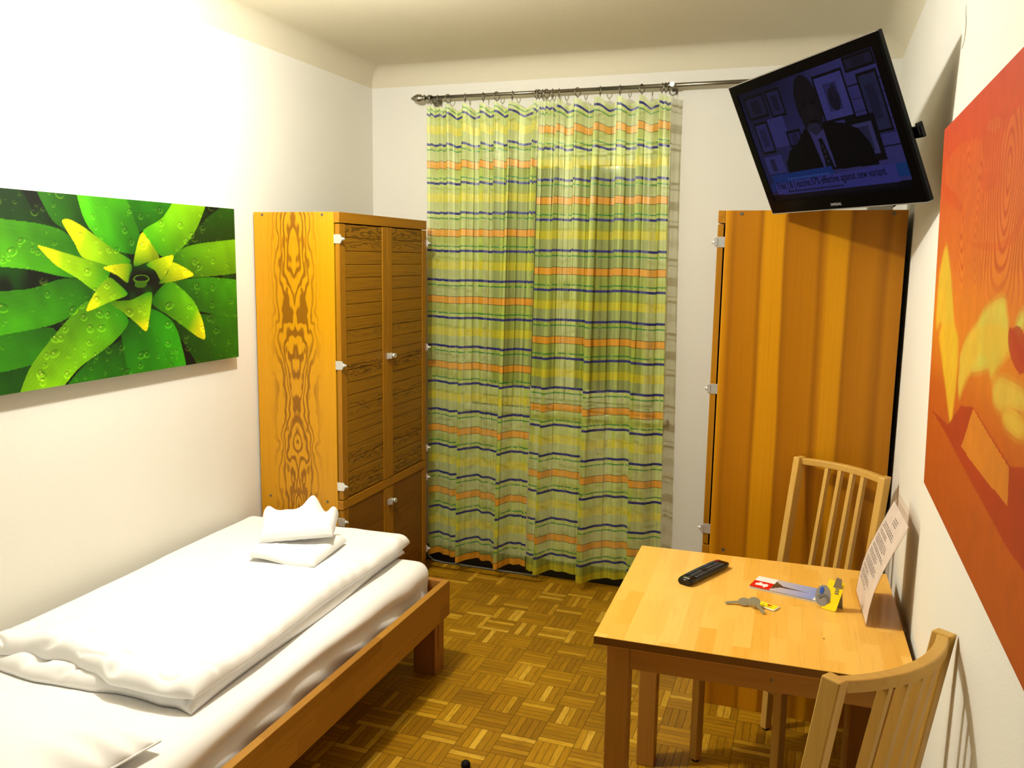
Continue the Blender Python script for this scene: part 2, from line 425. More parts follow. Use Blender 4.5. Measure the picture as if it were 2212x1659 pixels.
M_CURT_L = curtain_mat("curtain_cloth", 2.481)
M_CURT_R = curtain_mat("curtain_cloth_offset", 2.292)

LEAVES = [
  ([(-2.545,1.931),(-2.334,1.941),(-2.24,1.822),(-2.13,1.786),(-2.158,1.781),(-2.556,1.81)], (10, 48, 4), (22, 70, 10)),
  ([(-2.25,1.953),(-2.079,1.954),(-2.038,1.794),(-2.065,1.747),(-2.136,1.786),(-2.193,1.824)], (14, 50, 4), (40, 110, 12)),
  ([(-1.908,1.956),(-1.568,1.961),(-1.695,1.842),(-1.804,1.793),(-1.83,1.812)], (22, 80, 6), (40, 130, 12)),
  ([(-1.445,1.859),(-1.176,1.972),(-1.179,1.772),(-1.517,1.748),(-1.574,1.736)], (8, 36, 2), (40, 100, 12)),
  ([(-1.178,1.423),(-1.187,1.204),(-1.456,1.218),(-1.596,1.358),(-1.66,1.455),(-1.5,1.478)], (14, 60, 4), (50, 130, 12)),
  ([(-2.595,1.363),(-2.28,1.368),(-2.351,1.238),(-2.603,1.268)], (18, 70, 4), (30, 100, 8)),
  ([(-2.216,1.237),(-2.083,1.346),(-1.904,1.406),(-1.862,1.227),(-2.172,1.23)], (12, 60, 4), (45, 140, 10)),
  ([(-2.586,1.461),(-2.209,1.473),(-2.28,1.368),(-2.595,1.355)], (24, 90, 6), (60, 160, 14)),
  ([(-2.576,1.582),(-2.293,1.601),(-2.17,1.629),(-2.063,1.623),(-2.025,1.57),(-2.105,1.522),(-2.235,1.48),(-2.586,1.463)], (18, 80, 5), (72, 176, 16)),
  ([(-2.556,1.81),(-2.276,1.807),(-2.152,1.786),(-2.105,1.747),(-2.069,1.692),(-2.097,1.635),(-2.169,1.639),(-2.288,1.662),(-2.566,1.695)], (30, 110, 8), (86, 184, 22)),
  ([(-2.079,1.954),(-1.908,1.956),(-1.82,1.802),(-1.81,1.753),(-1.843,1.713),(-1.958,1.731),(-2.038,1.794),(-2.072,1.857)], (20, 100, 6), (76, 184, 20)),
  ([(-1.576,1.959),(-1.433,1.961),(-1.514,1.807),(-1.645,1.706),(-1.725,1.714),(-1.797,1.793),(-1.695,1.847)], (60, 160, 10), (130, 204, 6)),
  ([(-1.179,1.775),(-1.175,1.653),(-1.533,1.624),(-1.648,1.646),(-1.653,1.698),(-1.573,1.742),(-1.434,1.763)], (20, 100, 6), (120, 194, 8)),
  ([(-1.178,1.588),(-1.179,1.448),(-1.508,1.49),(-1.615,1.56),(-1.673,1.609),(-1.541,1.62),(-1.425,1.623)], (16, 80, 6), (66, 160, 16)),
  ([(-1.906,1.466),(-1.788,1.515),(-1.674,1.467),(-1.626,1.383),(-1.608,1.222),(-1.865,1.227),(-1.923,1.413)], (20, 96, 8), (56, 176, 16)),
  ([(-2.068,1.553),(-1.965,1.548),(-1.886,1.475),(-1.969,1.402),(-2.119,1.331),(-2.237,1.24),(-2.357,1.238),(-2.313,1.345),(-2.239,1.422),(-2.14,1.505)], (30, 130, 10), (126, 206, 12)),
  ([(-1.769,1.537),(-1.696,1.605),(-1.651,1.608),(-1.546,1.536),(-1.494,1.45),(-1.483,1.379),(-1.53,1.391),(-1.652,1.465)], (20, 110, 8), (110, 200, 10)),
  ([(-2.149,1.813),(-2.122,1.822),(-2.061,1.798),(-1.946,1.731),(-1.861,1.688),(-1.925,1.666),(-2.069,1.697),(-2.105,1.747)], (30, 140, 12), (160, 216, 4)),
  ([(-2.245,1.73),(-2.231,1.734),(-2.092,1.701),(-1.966,1.669),(-1.972,1.626),(-2.024,1.585),(-2.097,1.628),(-2.183,1.674)], (30, 140, 10), (160, 220, 4)),
  ([(-1.974,1.549),(-1.874,1.549),(-1.784,1.576),(-1.765,1.559),(-1.796,1.441),(-1.814,1.437),(-1.846,1.462),(-1.916,1.512)], (30, 120, 10), (150, 214, 6)),
  ([(-1.823,1.757),(-1.801,1.789),(-1.778,1.773),(-1.719,1.698),(-1.784,1.683),(-1.849,1.672)], (24, 110, 8), (180, 220, 4)),
  ([(-1.65,1.684),(-1.536,1.633),(-1.725,1.604),(-1.678,1.646)], (30, 130, 8), (200, 226, 4)),
  ([(-1.788,1.675),(-1.719,1.698),(-1.647,1.709),(-1.66,1.672),(-1.717,1.618),(-1.743,1.652)], (30, 130, 8), (180, 220, 4)),
  ([(-1.989,1.666),(-1.862,1.678),(-1.88,1.611),(-1.927,1.638)], (30, 130, 8), (200, 226, 4)),
  ([(-1.971,1.631),(-1.932,1.613),(-1.885,1.57),(-1.971,1.546),(-2.071,1.521),(-2.03,1.584)], (40, 140, 8), (160, 220, 4)),
]
LEAF_CENTRE = (-1.815, 1.623)
FLAMES = [
  ([(-2.104,1.972),(-2.538,1.953),(-2.916,1.961),(-2.921,1.949),(-2.728,1.941),(-2.468,1.946),(-2.133,1.949)], (196, 66, 30)),
  ([(-2.133,1.949),(-2.323,1.964),(-2.514,1.954),(-2.603,1.929),(-2.61,1.883),(-2.567,1.758),(-2.463,1.764),(-2.392,1.835),(-2.113,1.912)], (216, 108, 36)),
  ([(-2.919,1.952),(-2.814,1.941),(-2.757,1.909),(-2.796,1.851),(-2.793,1.764),(-2.891,1.767),(-2.974,1.788)], (214, 110, 40)),
  ([(-2.093,1.914),(-2.406,1.835),(-2.428,1.816),(-2.321,1.826),(-2.09,1.879)], (200, 60, 16)),
  ([(-2.463,1.764),(-2.591,1.757),(-2.758,1.758),(-2.892,1.764),(-2.968,1.806),(-2.974,1.788),(-2.925,1.754),(-2.763,1.743),(-2.595,1.748)], (196, 70, 20)),
  ([(-2.566,1.879),(-2.634,1.877),(-2.791,1.865),(-2.77,1.85),(-2.707,1.845),(-2.669,1.839),(-2.586,1.858)], (196, 70, 24)),
  ([(-2.614,1.955),(-2.759,1.955),(-2.742,1.928),(-2.652,1.937)], (214, 116, 52)),
  ([(-2.203,1.777),(-2.287,1.722),(-2.343,1.667),(-2.402,1.602),(-2.496,1.519),(-2.303,1.496),(-2.213,1.614),(-2.123,1.558),(-2.109,1.67)], (226, 190, 50)),
  ([(-2.158,1.585),(-2.452,1.605),(-2.484,1.53),(-2.447,1.408),(-2.425,1.399),(-2.35,1.453),(-2.229,1.531)], (230, 186, 36)),
  ([(-2.882,1.68),(-2.89,1.658),(-2.921,1.637),(-2.891,1.586),(-2.831,1.559),(-2.496,1.519),(-2.494,1.557),(-2.666,1.624),(-2.756,1.662)], (206, 200, 76)),
  ([(-2.577,1.614),(-2.921,1.637),(-2.95,1.605),(-2.867,1.569),(-2.815,1.533),(-2.778,1.572),(-2.702,1.577),(-2.56,1.504),(-2.515,1.457),(-2.486,1.525)], (220, 190, 60)),
  ([(-3.06,1.532),(-2.976,1.529),(-2.871,1.5),(-2.819,1.521),(-2.852,1.551),(-2.964,1.565),(-3.05,1.562)], (214, 190, 70)),
  ([(-3.014,1.67),(-2.962,1.646),(-2.97,1.625),(-3.023,1.641)], (200, 196, 80)),
  ([(-2.918,1.643),(-3.001,1.616),(-3.033,1.613),(-3.042,1.584),(-2.986,1.578),(-2.918,1.602)], (176, 50, 10)),
  ([(-2.93,1.637),(-2.968,1.603),(-3.042,1.586),(-3.023,1.644)], (176, 54, 14)),
  ([(-2.123,1.382),(-2.397,1.394),(-2.546,1.461),(-2.673,1.481),(-2.988,1.444),(-3.083,1.463),(-3.127,1.332),(-2.991,1.333),(-2.71,1.353),(-2.446,1.37)], (168, 50, 4)),
  ([(-2.89,1.504),(-2.955,1.487),(-3.072,1.495),(-3.062,1.525),(-2.959,1.527)], (216, 180, 60)),
  ([(-2.674,1.478),(-2.98,1.441),(-2.99,1.387),(-2.576,1.39)], (212, 128, 30)),
]
LAMP_W, LAMP_C, EXPO = 117.0, (1.0, .975, .90), 0.0

# ------------------------------------------------------------------ camera
def look_matrix(yaw, pitch, roll):
    y, p, r = (math.radians(a) for a in (yaw, pitch, roll))
    f = Vector((-math.sin(y) * math.cos(p), math.cos(y) * math.cos(p), -math.sin(p)))
    rt = Vector((math.cos(y), math.sin(y), 0)); up = rt.cross(f)
    r2 = rt * math.cos(r) + up * math.sin(r); u2 = up * math.cos(r) - rt * math.sin(r)
    return Matrix((r2, u2, -f)).transposed()
cam = bpy.data.cameras.new('camera'); co = bpy.data.objects.new('camera', cam); COL.objects.link(co)
cam.sensor_width = 36.0; cam.lens = 36.0 * 1846.373 / 2212.0; cam.clip_start = .02
co.matrix_world = Matrix.Translation((2.3545, -4.3111, 1.7207)) @ look_matrix(19.4165, 8.4231, .8604).to_4x4()
SC.camera = co

# ------------------------------------------------------------------ room shell
def struct(o): o['kind'] = 'structure'; return o
T = .12
struct(MB().box(-T, W + T, YN, .3, -.1, 0).build('floor', M_FLOOR))
struct(MB().box(-T, 0, YN, T, 0, H + .1).build('wall_left', M_WALL))
wr = struct(MB().box(W, W + T, YN, T, 0, H + .1).build('wall_right', M_WALL))
# back wall with the window opening
WX0, WX1, WZ0, WZ1 = .60, 1.64, .92, 2.29
wb = MB()
wb.box(0, WX0, 0, T, 0, H + .1).box(WX1, W, 0, T, 0, H + .1).box(WX0, WX1, 0, T, 0, WZ0).box(WX0, WX1, 0, T, WZ1, H + .1)
struct(wb.build('wall_back', M_WALL))
# ceiling with coved edges
def axis_pts(a, b, edges, n):
    base = list(np.linspace(a, b, n))
    for e, sgn in edges:
        base += [e + sgn * COVE * (1 - math.cos(t)) for t in np.linspace(0, PI / 2, 12)]
    return np.array(sorted(set(round(float(q), 5) for q in base)))
gx = axis_pts(0, W, ((0, 1), (W, -1)), 12); gy = axis_pts(YN, 0, ((0, -1),), 16)
GX, GY = np.meshgrid(gx, gy, indexing='ij')
def drop(d):
    d = np.clip(d, 0, COVE); return COVE - np.sqrt(np.maximum(COVE ** 2 - (COVE - d) ** 2, 0))
GZ = H - np.maximum(np.maximum(drop(GX), drop(W - GX)), drop(-GY))
me = grid_mesh('ceiling', np.stack([GX, GY, GZ], -1)[:, ::-1])
struct(mesh_obj('ceiling', me, M_CEIL))
# baseboards
struct(MB().box(.0, W, -.03, 0, 0, .085, .004).build('baseboard_back', M_DARKTRIM))
struct(MB().box(W - .015, W, YN, -1.10, 0, .06, .003).build('baseboard_right', M_WHITE))
struct(MB().box(0, .015, YN, -.03, 0, .06, .003).build('baseboard_left', M_WHITE))
# window behind the curtains
win = struct(MB().box(WX0, WX0 + .05, .045, .10, WZ0, WZ1, .004).box(WX1 - .05, WX1, .045, .10, WZ0, WZ1, .004)
             .box(WX0 + .05, WX1 - .05, .045, .10, WZ0, WZ0 + .05, .004).box(WX0 + .05, WX1 - .05, .045, .10, WZ1 - .05, WZ1, .004).build('window_1', M_WHITE))
WM = (WX0 + WX1) / 2
for a, b in ((WX0 + .052, WM - .002), (WM + .002, WX1 - .052)):
    s = MB(); z0, z1 = WZ0 + .052, WZ1 - .052
    s.box(a, a + .05, .03, .08, z0, z1, .004).box(b - .05, b, .03, .08, z0, z1, .004).box(a + .05, b - .05, .03, .08, z0, z0 + .06, .004).box(a + .05, b - .05, .03, .08, z1 - .05, z1, .004)
    sash = s.build('sash', M_WHITE, win)
    MB().box(a + .05, b - .05, .052, .060, z0 + .06, z1 - .05).build('pane', M_NIGHT, sash)
MB().box(WX0 - .04, WX1 + .04, -.035, .045, WZ0 - .03, WZ0, .005).build('sill', M_WHITE, win)
MB().box(WM - .012, WM + .012, .008, .03, 1.50, 1.60, .004).build('handle', M_STEEL, win)
# hairline crack high on the right wall
crack_pts = [(-1.915, 2.335), (-1.922, 2.315), (-1.942, 2.292), (-1.945, 2.266), (-1.934, 2.247), (-1.905, 2.237)]
def project_crack():
    q = np.array(crack_pts); u = np.linspace(0, 5, 18)
    return [(W - .0004, float(np.interp(k, range(6), q[:, 0])), float(np.interp(k, range(6), q[:, 1]))) for k in u]
MB().tube(project_crack(), [.0004 + .0007 * math.sin(PI * t) for t in np.linspace(0.03, .97, 18)], 5).build('crack', plain('crack_line', srgb(150, 130, 70), .9), wr)

# ------------------------------------------------------------------ ceiling lamp (just above the frame)
LX, LY = .86, -2.08
lt = thing('ceiling_lamp', 'bare bulb ceiling lamp on a white rose above the bed edge', 'lamp', (LX, LY, H))
MB().lathe([(0, .055), (.012, .055), (.022, .03), (.05, .010), (.15, .010), (.152, .022), (.185, .022), (.188, .018)], (0, 0, 0), (0, 0, -1)).build('lamp_base', M_WHITE, lt)
ld = bpy.data.lights.new('bulb', 'POINT'); ld.energy = LAMP_W; ld.shadow_soft_size = .045; ld.color = LAMP_C
lo = bpy.data.objects.new('bulb', ld); COL.objects.link(lo); lo.parent = lt; lo.location = (0, 0, -.24)

# ------------------------------------------------------------------ wardrobes (same carcass, mirrored)
def hinge(parent, x, y, z, sx, name='hinge'):
    """square plate on the door edge facing -y, knuckle at the front; sx = +1 when the front is at +x"""
    b = MB()
    b.box(x - .017, x + .017, y - .0025, y, z - .019, z + .019, .0008)
    b.box(x + sx * .010, x + sx * .020, y - .004, y + .003, z - .013, z + .013, .001)
    b.cyl((x + sx * .020, y + .004, z - .007), (x + sx * .020, y + .004, z + .007), .0075, n=12)
    b.cyl((x + sx * .026, y + .006, z), (x + sx * .032, y + .006, z), .004, n=10)
    return b.build(name, M_CHROME, parent)

def latch(parent, x, y, z, sx):
    b = MB()
    b.box(min(x, x + sx * .010), max(x, x + sx * .010), y - .004, y + .036, z - .014, z + .014, .002)
    b.box(min(x + sx * .010, x + sx * .024), max(x + sx * .010, x + sx * .024), y + .002, y + .007, z - .012, z + .012, .002)
    b.cyl((x + sx * .004, y + .045, z), (x + sx * .022, y + .045, z), .010, .012, n=16)
    return b.build('handle', M_CHROME, parent)

def wardrobe(root, D, side_mat, sx, visible_y=0.0):
    """local frame: x from the wall side (0) to the carcass front (D) when sx=+1, y from the visible side (0) to .862, z up"""
    Y1, Hh = .862, 1.9
    def X(a, b): a, b = sx * a, sx * b; return (min(a, b), max(a, b))
    st = .019
    b = MB(); b.box(*X(0, D), 0, st, 0, Hh, .0015); b.build('side_panel', side_mat, root)
    b = MB(); b.box(*X(0, D), Y1 - st, Y1, 0, Hh, .0015); b.build('side_panel', M_PINE, root)
    b = MB(); b.box(*X(0, D), st, Y1 - st, Hh - .024, Hh - .005, .001); b.box(*X(0, D), st, Y1 - st, .07, .09); b.box(*X(0, .008), st, Y1 - st, .09, Hh - .024)
    b.box(*X(.02, D - .02), st, Y1 - st, .612, .632); b.build('carcass', M_SHADOWGAP, root)
    # fixed rails across the front: top board, middle rail, plinth
    F0, F1 = D + .0005, D + .027
    b = MB(); b.box(*X(F0, F1), 0, Y1, Hh - .045, Hh, .0015); b.build('top_rail', M_PINE_H, root)
    b = MB(); b.box(*X(F0, F1), .0, Y1, .600, .642, .0015); b.build('middle_rail', M_PINE_H, root)
    b = MB(); b.box(*X(F0, F1 - .006), .0, Y1, .0, .088, .0015); b.build('plinth', M_PINE_H, root)
    G = D + .0055; S = .046; mid = Y1 / 2
    for (ya, yb, first) in ((.002, mid - .0015, True), (mid + .0015, Y1 - .002, False)):
        for (za, zb, low) in ((.646, 1.851, False), (.092, .596, True)):
            dr = MB().box(*X(G, G + .006), ya + .001, yb - .001, za + .001, zb - .001).build('door', M_PINE, root)
            MB().box(*X(G, F1), ya, ya + S, za, zb, .0012).build('door_stile', M_PINE_STILE, dr)
            MB().box(*X(G, F1), yb - S, yb, za, zb, .0012).build('door_stile', M_PINE_STILE, dr)
            if low: b = MB().box(*X(G + .004, F1 - .004), ya + S, yb - S, za, zb)
            else:
                b = MB(); nb = round((zb - za) / .0565); h = (zb - za) / nb
                for k in range(nb): b.box(*X(G + .003, F1 - .003), ya + S + .0005, yb - S - .0005, za + k * h + .0008, za + (k + 1) * h - .0008, .0022, 1)
            b.build('door_boards', M_PINE_LOW if low else M_PINE_DOOR, dr)
            for hz in ((1.787, 1.247, .707) if not low else (.545, .145)):
                hinge(dr, sx * (G + .0105), ya if first else yb + .0025, hz, sx)
            if not first:
                latch(dr, sx * F1, ya - .012, 1.245 if not low else .525, sx)
    for (px, pz) in ((.045, 1.888), (D - .055, 1.888), (.05, .628), (D - .052, .632), (.05, .10), (D - .052, .10)):
        b = MB(); b.cyl((sx * px, -.0012, pz), (sx * px, .001, pz), .0062, n=14); b.cyl((sx * px, -.0018, pz), (sx * px, -.001, pz), .003, n=6)
        b.build('screw', M_SCREW, root)

lw = thing('wardrobe', 'golden pine wardrobe with flame-figured side and slatted double doors behind the foot of the bed', 'wardrobe', (.012, -1.102, 0))
wardrobe(lw, .4005, M_PINE_SIDE, 1)
rw = thing('wardrobe', 'tall striped pine wardrobe showing its plain side under the tilted television', 'wardrobe', (2.632, -1.088, 0))
wardrobe(rw, .603, M_PINE_BAND, -1)

# ------------------------------------------------------------------ curtain rod, rings, curtains
RY, RZ = -.10, 2.537
rod = thing('curtain_rod', 'dark nickel curtain rod with pointed finial over the green curtains', 'curtain rod', (.37, RY, RZ))
MB().cyl((0, 0, 0), (.93, 0, 0), .0085, n=20).build('rod_tube', M_ROD, rod)
MB().cyl((.925, 0, 0), (2.03, 0, 0), .0098, n=20).build('rod_sleeve', M_ROD, rod)
MB().lathe([(0, .009), (.004, .016), (.010, .0165), (.014, .010), (.018, .010), (.026, .019), (.045, .0215), (.062, .0165), (.082, .006), (.086, .001)], (.0, 0, 0), (-1, 0, 0)).build('finial', M_STEEL, rod)
for bx in (.022, 1.268):
    b = MB(); b.cyl((bx, RY * -1 - .004, -.005), (bx, .1 - .0005, -.005), .026, n=24).cyl((bx, 0.004, -.004), (bx, .096, -.004), .008, n=14).cyl((bx - .007, 0, 0), (bx + .007, 0, 0), .0145, n=20)
    b.build('bracket', M_ROD, rod)
MB().cyl((1.283, -.002, .002), (1.283, -.020, .002), .0105, .012, n=18).build('set_screw', M_CHROME, rod)
ring_me = MB().tube([(0, math.cos(t) * .0205, math.sin(t) * .0205 - .0085) for t in np.linspace(0, 2 * PI, 24, endpoint=False)], .0024, 8, closed=True)
ring_me.tube([(0, .0035 * math.cos(t), -.0325 + .0035 * math.sin(t)) for t in np.linspace(0, 2 * PI, 10, endpoint=False)], .0011, 5, closed=True)
ring0 = ring_me.build('curtain_ring', M_ROD)
RINGS = (.400, .436, .496, .592, .692, .765, .849, .978, .991, 1.008, 1.030, 1.061, 1.094, 1.189, 1.303, 1.401, 1.507, 1.604, 1.622)
for i, rx in enumerate(RINGS):
    o = ring0 if i == 0 else ring0.copy()
    if i: COL.objects.link(o)
    o.location = (rx, RY, RZ)
    o.rotation_euler = (0, 0, .5 * math.sin(i * 2.3))
    tag(o, 'small dark metal ring hanging on the curtain rod, holding up the green striped curtains', 'curtain ring', 'curtain rings on the rod')

def curtain(name, label, x0t, x1t, x0b, x1b, ringx, zbot, mat, seed, folds):
    """folds: (position at the top, position at the bottom, step depth at the top, at the bottom, overlap)"""
    nu, nv = 560, 130
    ztop = RZ - .036
    S = np.linspace(0, 1, nu); s = S[:, None]; t = np.linspace(0, 1, nv)[None, :]
    r = np.array(sorted(ringx)); rs = (r - x0t) / (x1t - x0t)
    phase = np.interp(S, np.concatenate([[0], rs, [1]]), np.arange(len(rs) + 2))[:, None]
    pin = 1 - np.abs(np.cos(PI * phase)) ** 1.5            # 0 at a ring, 1 between rings
    gapw = np.interp(S, np.concatenate([[0], (rs[1:] + rs[:-1]) / 2, [1]]), np.concatenate([[.4], np.clip((rs[1:] - rs[:-1]) / .15, .15, 1), [.4]]))[:, None]
    X = (x0t + (x1t - x0t) * s) * (1 - t) + (x0b + (x1b - x0b) * s) * t
    F = np.zeros((nu, nv)); DX = np.zeros((nu, nv))
    # stepped folds: right behind each edge the cloth comes forward, then falls back towards the next edge
    for (ct, cb, dt, db, ov) in folds:
        c = ct + (cb - ct) * t; d = dt + (db - dt) * np.clip(t * 1.1 - .1, 0, 1)
        q = s - c
        F += d * np.clip(1 + np.tanh(q / .006), 0, 2) / 2 * np.exp(-np.clip(q, 0, 9) / .11)
        DX += -ov * (d / max(dt, db)) * (q / .012) * np.exp(-(q / .012) ** 2) * 1.2
    rp_ = random.Random(int(seed * 10))
    for k in range(15):
        # narrow doubled-over creases
        c0 = (k + rp_.uniform(.1, .9)) / 15; c = c0 + rp_.uniform(-.02, .02) * t; w_ = rp_.choice((.006, .008, .011, .016, .020)); A = w_ * (x1t - x0t) * rp_.uniform(1.5, 3.0)
        q = (s - c) / w_; fade = np.clip(t * 8, 0, 1) * np.clip((.97 - t * rp_.uniform(.8, 1.5)) * 3, 0, 1)
        DX += -A * q * np.exp(-q * q) * 1.2 * fade
        F += -.004 * np.tanh(q * 1.5) * np.exp(-(q / 4) ** 2) * fade
    tops = np.array([0.0] + [f[0] for f in folds] + [1.02]); saw = np.zeros((nu, nv))
    for p0, p1 in zip(tops[:-1], tops[1:]):
        k = np.clip((s - p0) / (p1 - p0), 0, 1); saw += np.where((s >= p0) & (s < p1), k * min(1.0, (p1 - p0) / .12) - .5 * np.exp(-((s - p0) / .004) ** 2) * 0, 0.0)
    wave = .006 * np.sin(2 * PI * (s * 5.3 + .15 * t) + seed) + .004 * np.sin(2 * PI * (s * 9.1 - .2 * t) + 2 * seed)
    wave = wave * (.5 + 1.8 * t) + .022 * t * np.sin(2 * PI * (s * 2.6) + seed * 1.7)
    top = np.exp(-t * 9.0)
    F = F + wave - .006 * pin * top * gapw
    Y = RY + .012 - F - .010 * t
    hem = zbot + .006 * np.sin(2 * PI * S * 2.3 + seed)[:, None]
    Z = (ztop - .026 * pin * gapw * top - .019 * saw * np.exp(-t * 3.0)) * (1 - t) + hem * t
    clothz = (ztop - .004) * (1 - t) + zbot * t + 0 * s - .006 * pin * gapw * np.exp(-t * 4.0) + .006 * pin * gapw * top
    UV = np.stack([S[:, None] * 1.5 * (x1t - x0t) + 0 * t, clothz], -1)
    me = grid_mesh(name, np.stack([X + DX, Y, Z], -1), uv=UV)
    return tag(mesh_obj(name, me, mat), label, 'curtain')
curtain('curtain', 'left green curtain panel with orange hem, partly behind the slatted wardrobe', .372, .990, .405, .961,
        [q for q in RINGS if q < .985], .066, M_CURT_L, 1.3,
        [(.03, .03, .012, .006, .006), (.12, .12, .016, .004, .008), (.19, .20, .014, .004, .006), (.34, .33, .026, .055, .012), (.49, .50, .020, .003, .010), (.62, .60, .014, .003, .008), (.75, .74, .026, .080, .014), (.96, .95, .016, .010, .006)])
curtain('curtain', 'right green curtain panel with yellow hem, hanging beside the bare white wall', .990, 1.648, .966, 1.690,
        [q for q in RINGS if q > .985], .060, M_CURT_R, 4.1,
        [(.05, .03, .010, .006, .005), (.15, .09, .034, .060, .014), (.28, .26, .016, .004, .008), (.44, .42, .036, .075, .014), (.605, .60, .014, .006, .010), (.77, .79, .026, .060, .012), (.92, .93, .020, .012, .010)])
# hems as satin bands
cab = MB().tube([(.395, -.160, .30), (.397, -.160, .18), (.402, -.160, .11), (.415, -.160, .072), (.445, -.160, .052), (.50, -.160, .047), (.62, -.160, .047), (.85, -.160, .046), (1.05, -.160, .046)], .006, 10).build('cable', plain('grey_cable', (.09, .085, .06, 1), .5))
tag(cab, 'dark cable running along the foot of the wall under the green curtain', 'cable')

# ------------------------------------------------------------------ bed
BX, BYF, BYN = .996, -1.195, -3.28
bed = thing('bed_frame', 'low beech single bed frame along the left wall', 'bed', (.5, -2.2, 0))
def bl(x): return x - .5
def byy(y): return y + 2.2
RT, ZB, ZT = .028, .243, .393
MB().box(bl(BX - RT), bl(BX), byy(BYN), byy(BYF), ZB, ZT, .002).build('side_rail', M_BED, bed)
MB().box(bl(.03), bl(.03 + RT), byy(BYN), byy(BYF), ZB, ZT, .002).build('side_rail', M_BED, bed)
fb = wood_mat('beech_end_rail', srgb(176, 120, 52), srgb(140, 88, 32), 'x', ('y', 'z'), contrast=.5)
MB().box(bl(.03 + RT), bl(BX - RT), byy(BYF - RT), byy(BYF), ZB, ZT, .002).build('end_rail', fb, bed)
MB().box(bl(.03 + RT), bl(BX - RT), byy(BYN), byy(BYN + RT), ZB, ZT, .002).build('end_rail', fb, bed)
for (x0, y1) in ((.868, BYF + .008), (.868, BYN + .10), (.06, BYF + .008), (.06, BYN + .10)):
    b = MB(); b.box(bl(x0), bl(x0 + .098), byy(y1 - .090), byy(y1), 0, ZB + .001, .003)
    b.box(bl(x0 + .098), bl(x0 + .1005), byy(y1 - .058), byy(y1 - .044), .10, ZB - .01, .001)
    b.build('leg', M_BEDLEG, bed)
b = MB(); b.box(bl(.0585), bl(.9675), byy(BYN + RT), byy(BYF - RT), .268, .286); b.build('slat_base', M_BEDLEG, bed)

def rounded_block(name, x0, x1, y0, y1, z0, z1, r, mat, disp=None, nx=60, ny=110, nz=14):
    """closed soft block: cube sphere style grid, disp(P, N) moves the points"""
    def lin(n): return np.linspace(-1, 1, n)
    hx, hy, hz = (x1 - x0) / 2, (y1 - y0) / 2, (z1 - z0) / 2
    c = np.array([(x0 + x1) / 2, (y0 + y1) / 2, (z0 + z1) / 2]); h = np.array([hx, hy, hz])
    bmv = {}; verts = []; faces = []
    def vid(P):
        k = tuple(np.round(P, 6))
        if k not in bmv: bmv[k] = len(verts); verts.append(P)
        return bmv[k]
    for ax, na, nb in ((0, ny, nz), (1, nx, nz), (2, nx, ny)):
        o = [i for i in range(3) if i != ax]
        for sg in (-1, 1):
            A, Bb = lin(na), lin(nb); ids = np.empty((na, nb), int)
            for i, a in enumerate(A):
                for j, bb in enumerate(Bb):
                    P = np.zeros(3); P[ax] = sg; P[o[0]] = a; P[o[1]] = bb; ids[i, j] = vid(P)
            for i in range(na - 1):
                for j in range(nb - 1):
                    q = [ids[i, j], ids[i + 1, j], ids[i + 1, j + 1], ids[i, j + 1]]
                    faces.append(q if (sg > 0) == (ax != 1) else q[::-1])
    V = np.array(verts) * h
    inner = np.clip(V, -(h - r), h - r); d = V - inner; L = np.linalg.norm(d, axis=1, keepdims=True)
    N = np.where(L > 1e-9, d / np.maximum(L, 1e-9), 0)
    P = np.where(L > 1e-9, inner + N * np.minimum(r, L * 10), V)
    # flat faces keep their place
    P = inner + N * np.minimum(L, r)
    P = P + c
    if disp is not None: P = disp(P, N)
    me = bpy.data.meshes.new(name); me.from_pydata([tuple(p) for p in P], [], faces); me.update()
    return mesh_obj(name, me, mat, None, True)

def mdisp(P, N):
    x, y, z = P[:, 0], P[:, 1], P[:, 2]
    side = np.clip((x - .84) / .08, 0, 1)
    n1 = fast_noise(y * 5.0 + 3 * z, z * 9.0, 3) - .5
    tuck = np.exp(-((z - (.395 + .035 * np.sin(y * 2.6 + .8))) / .022) ** 2)
    x2 = x + side * (.016 * n1 - .014 * tuck * (y < -1.35) + .006 * np.sin(y * 26 + z * 50) * np.clip((.45 - z) / .1, 0, 1))
    z2 = z + .004 * (fast_noise(x * 7, y * 7, 5) - .5) * (z > .45)
    return np.stack([x2, y, z2], 1)
mt = rounded_block('mattress', .012, .938, -3.24, -1.232, .287, .484, .052, M_SHEET, mdisp)
tag(mt, 'mattress in a white fitted sheet lying in the beech bed frame', 'mattress')

def soft_slab(corners, T_, nu, nv, zfun, edge=.10, p=2.4, top_n=None, thick=None):
    """pillow-like closed shape: corners (4 xy points a,b,c,d), zfun(X,Y)=resting height, T_ = thickness"""
    a, b, c, d = (np.array(q, float) for q in corners)
    U = np.linspace(-1, 1, nu); V = np.linspace(-1, 1, nv)
    U = np.sign(U) * (1 - (1 - np.abs(U)) ** 1.6); V = np.sign(V) * (1 - (1 - np.abs(V)) ** 1.6)
    UU, VV = np.meshgrid(U, V, indexing='ij'); s, t = (UU + 1) / 2, (VV + 1) / 2
    XY = ((1 - s) * (1 - t))[..., None] * a + (s * (1 - t))[..., None] * b + (s * t)[..., None] * c + ((1 - s) * t)[..., None] * d
    lx = np.linalg.norm(b - a); ly = np.linalg.norm(d - a)
    ex = np.clip((1 - np.abs(UU)) * lx / 2 / edge, 0, 1); ey = np.clip((1 - np.abs(VV)) * ly / 2 / edge, 0, 1)
    prof = (1 - (1 - ex) ** p) ** (1 / p) * (1 - (1 - ey) ** p) ** (1 / p)
    return XY[..., 0], XY[..., 1], prof, UU, VV, s, t

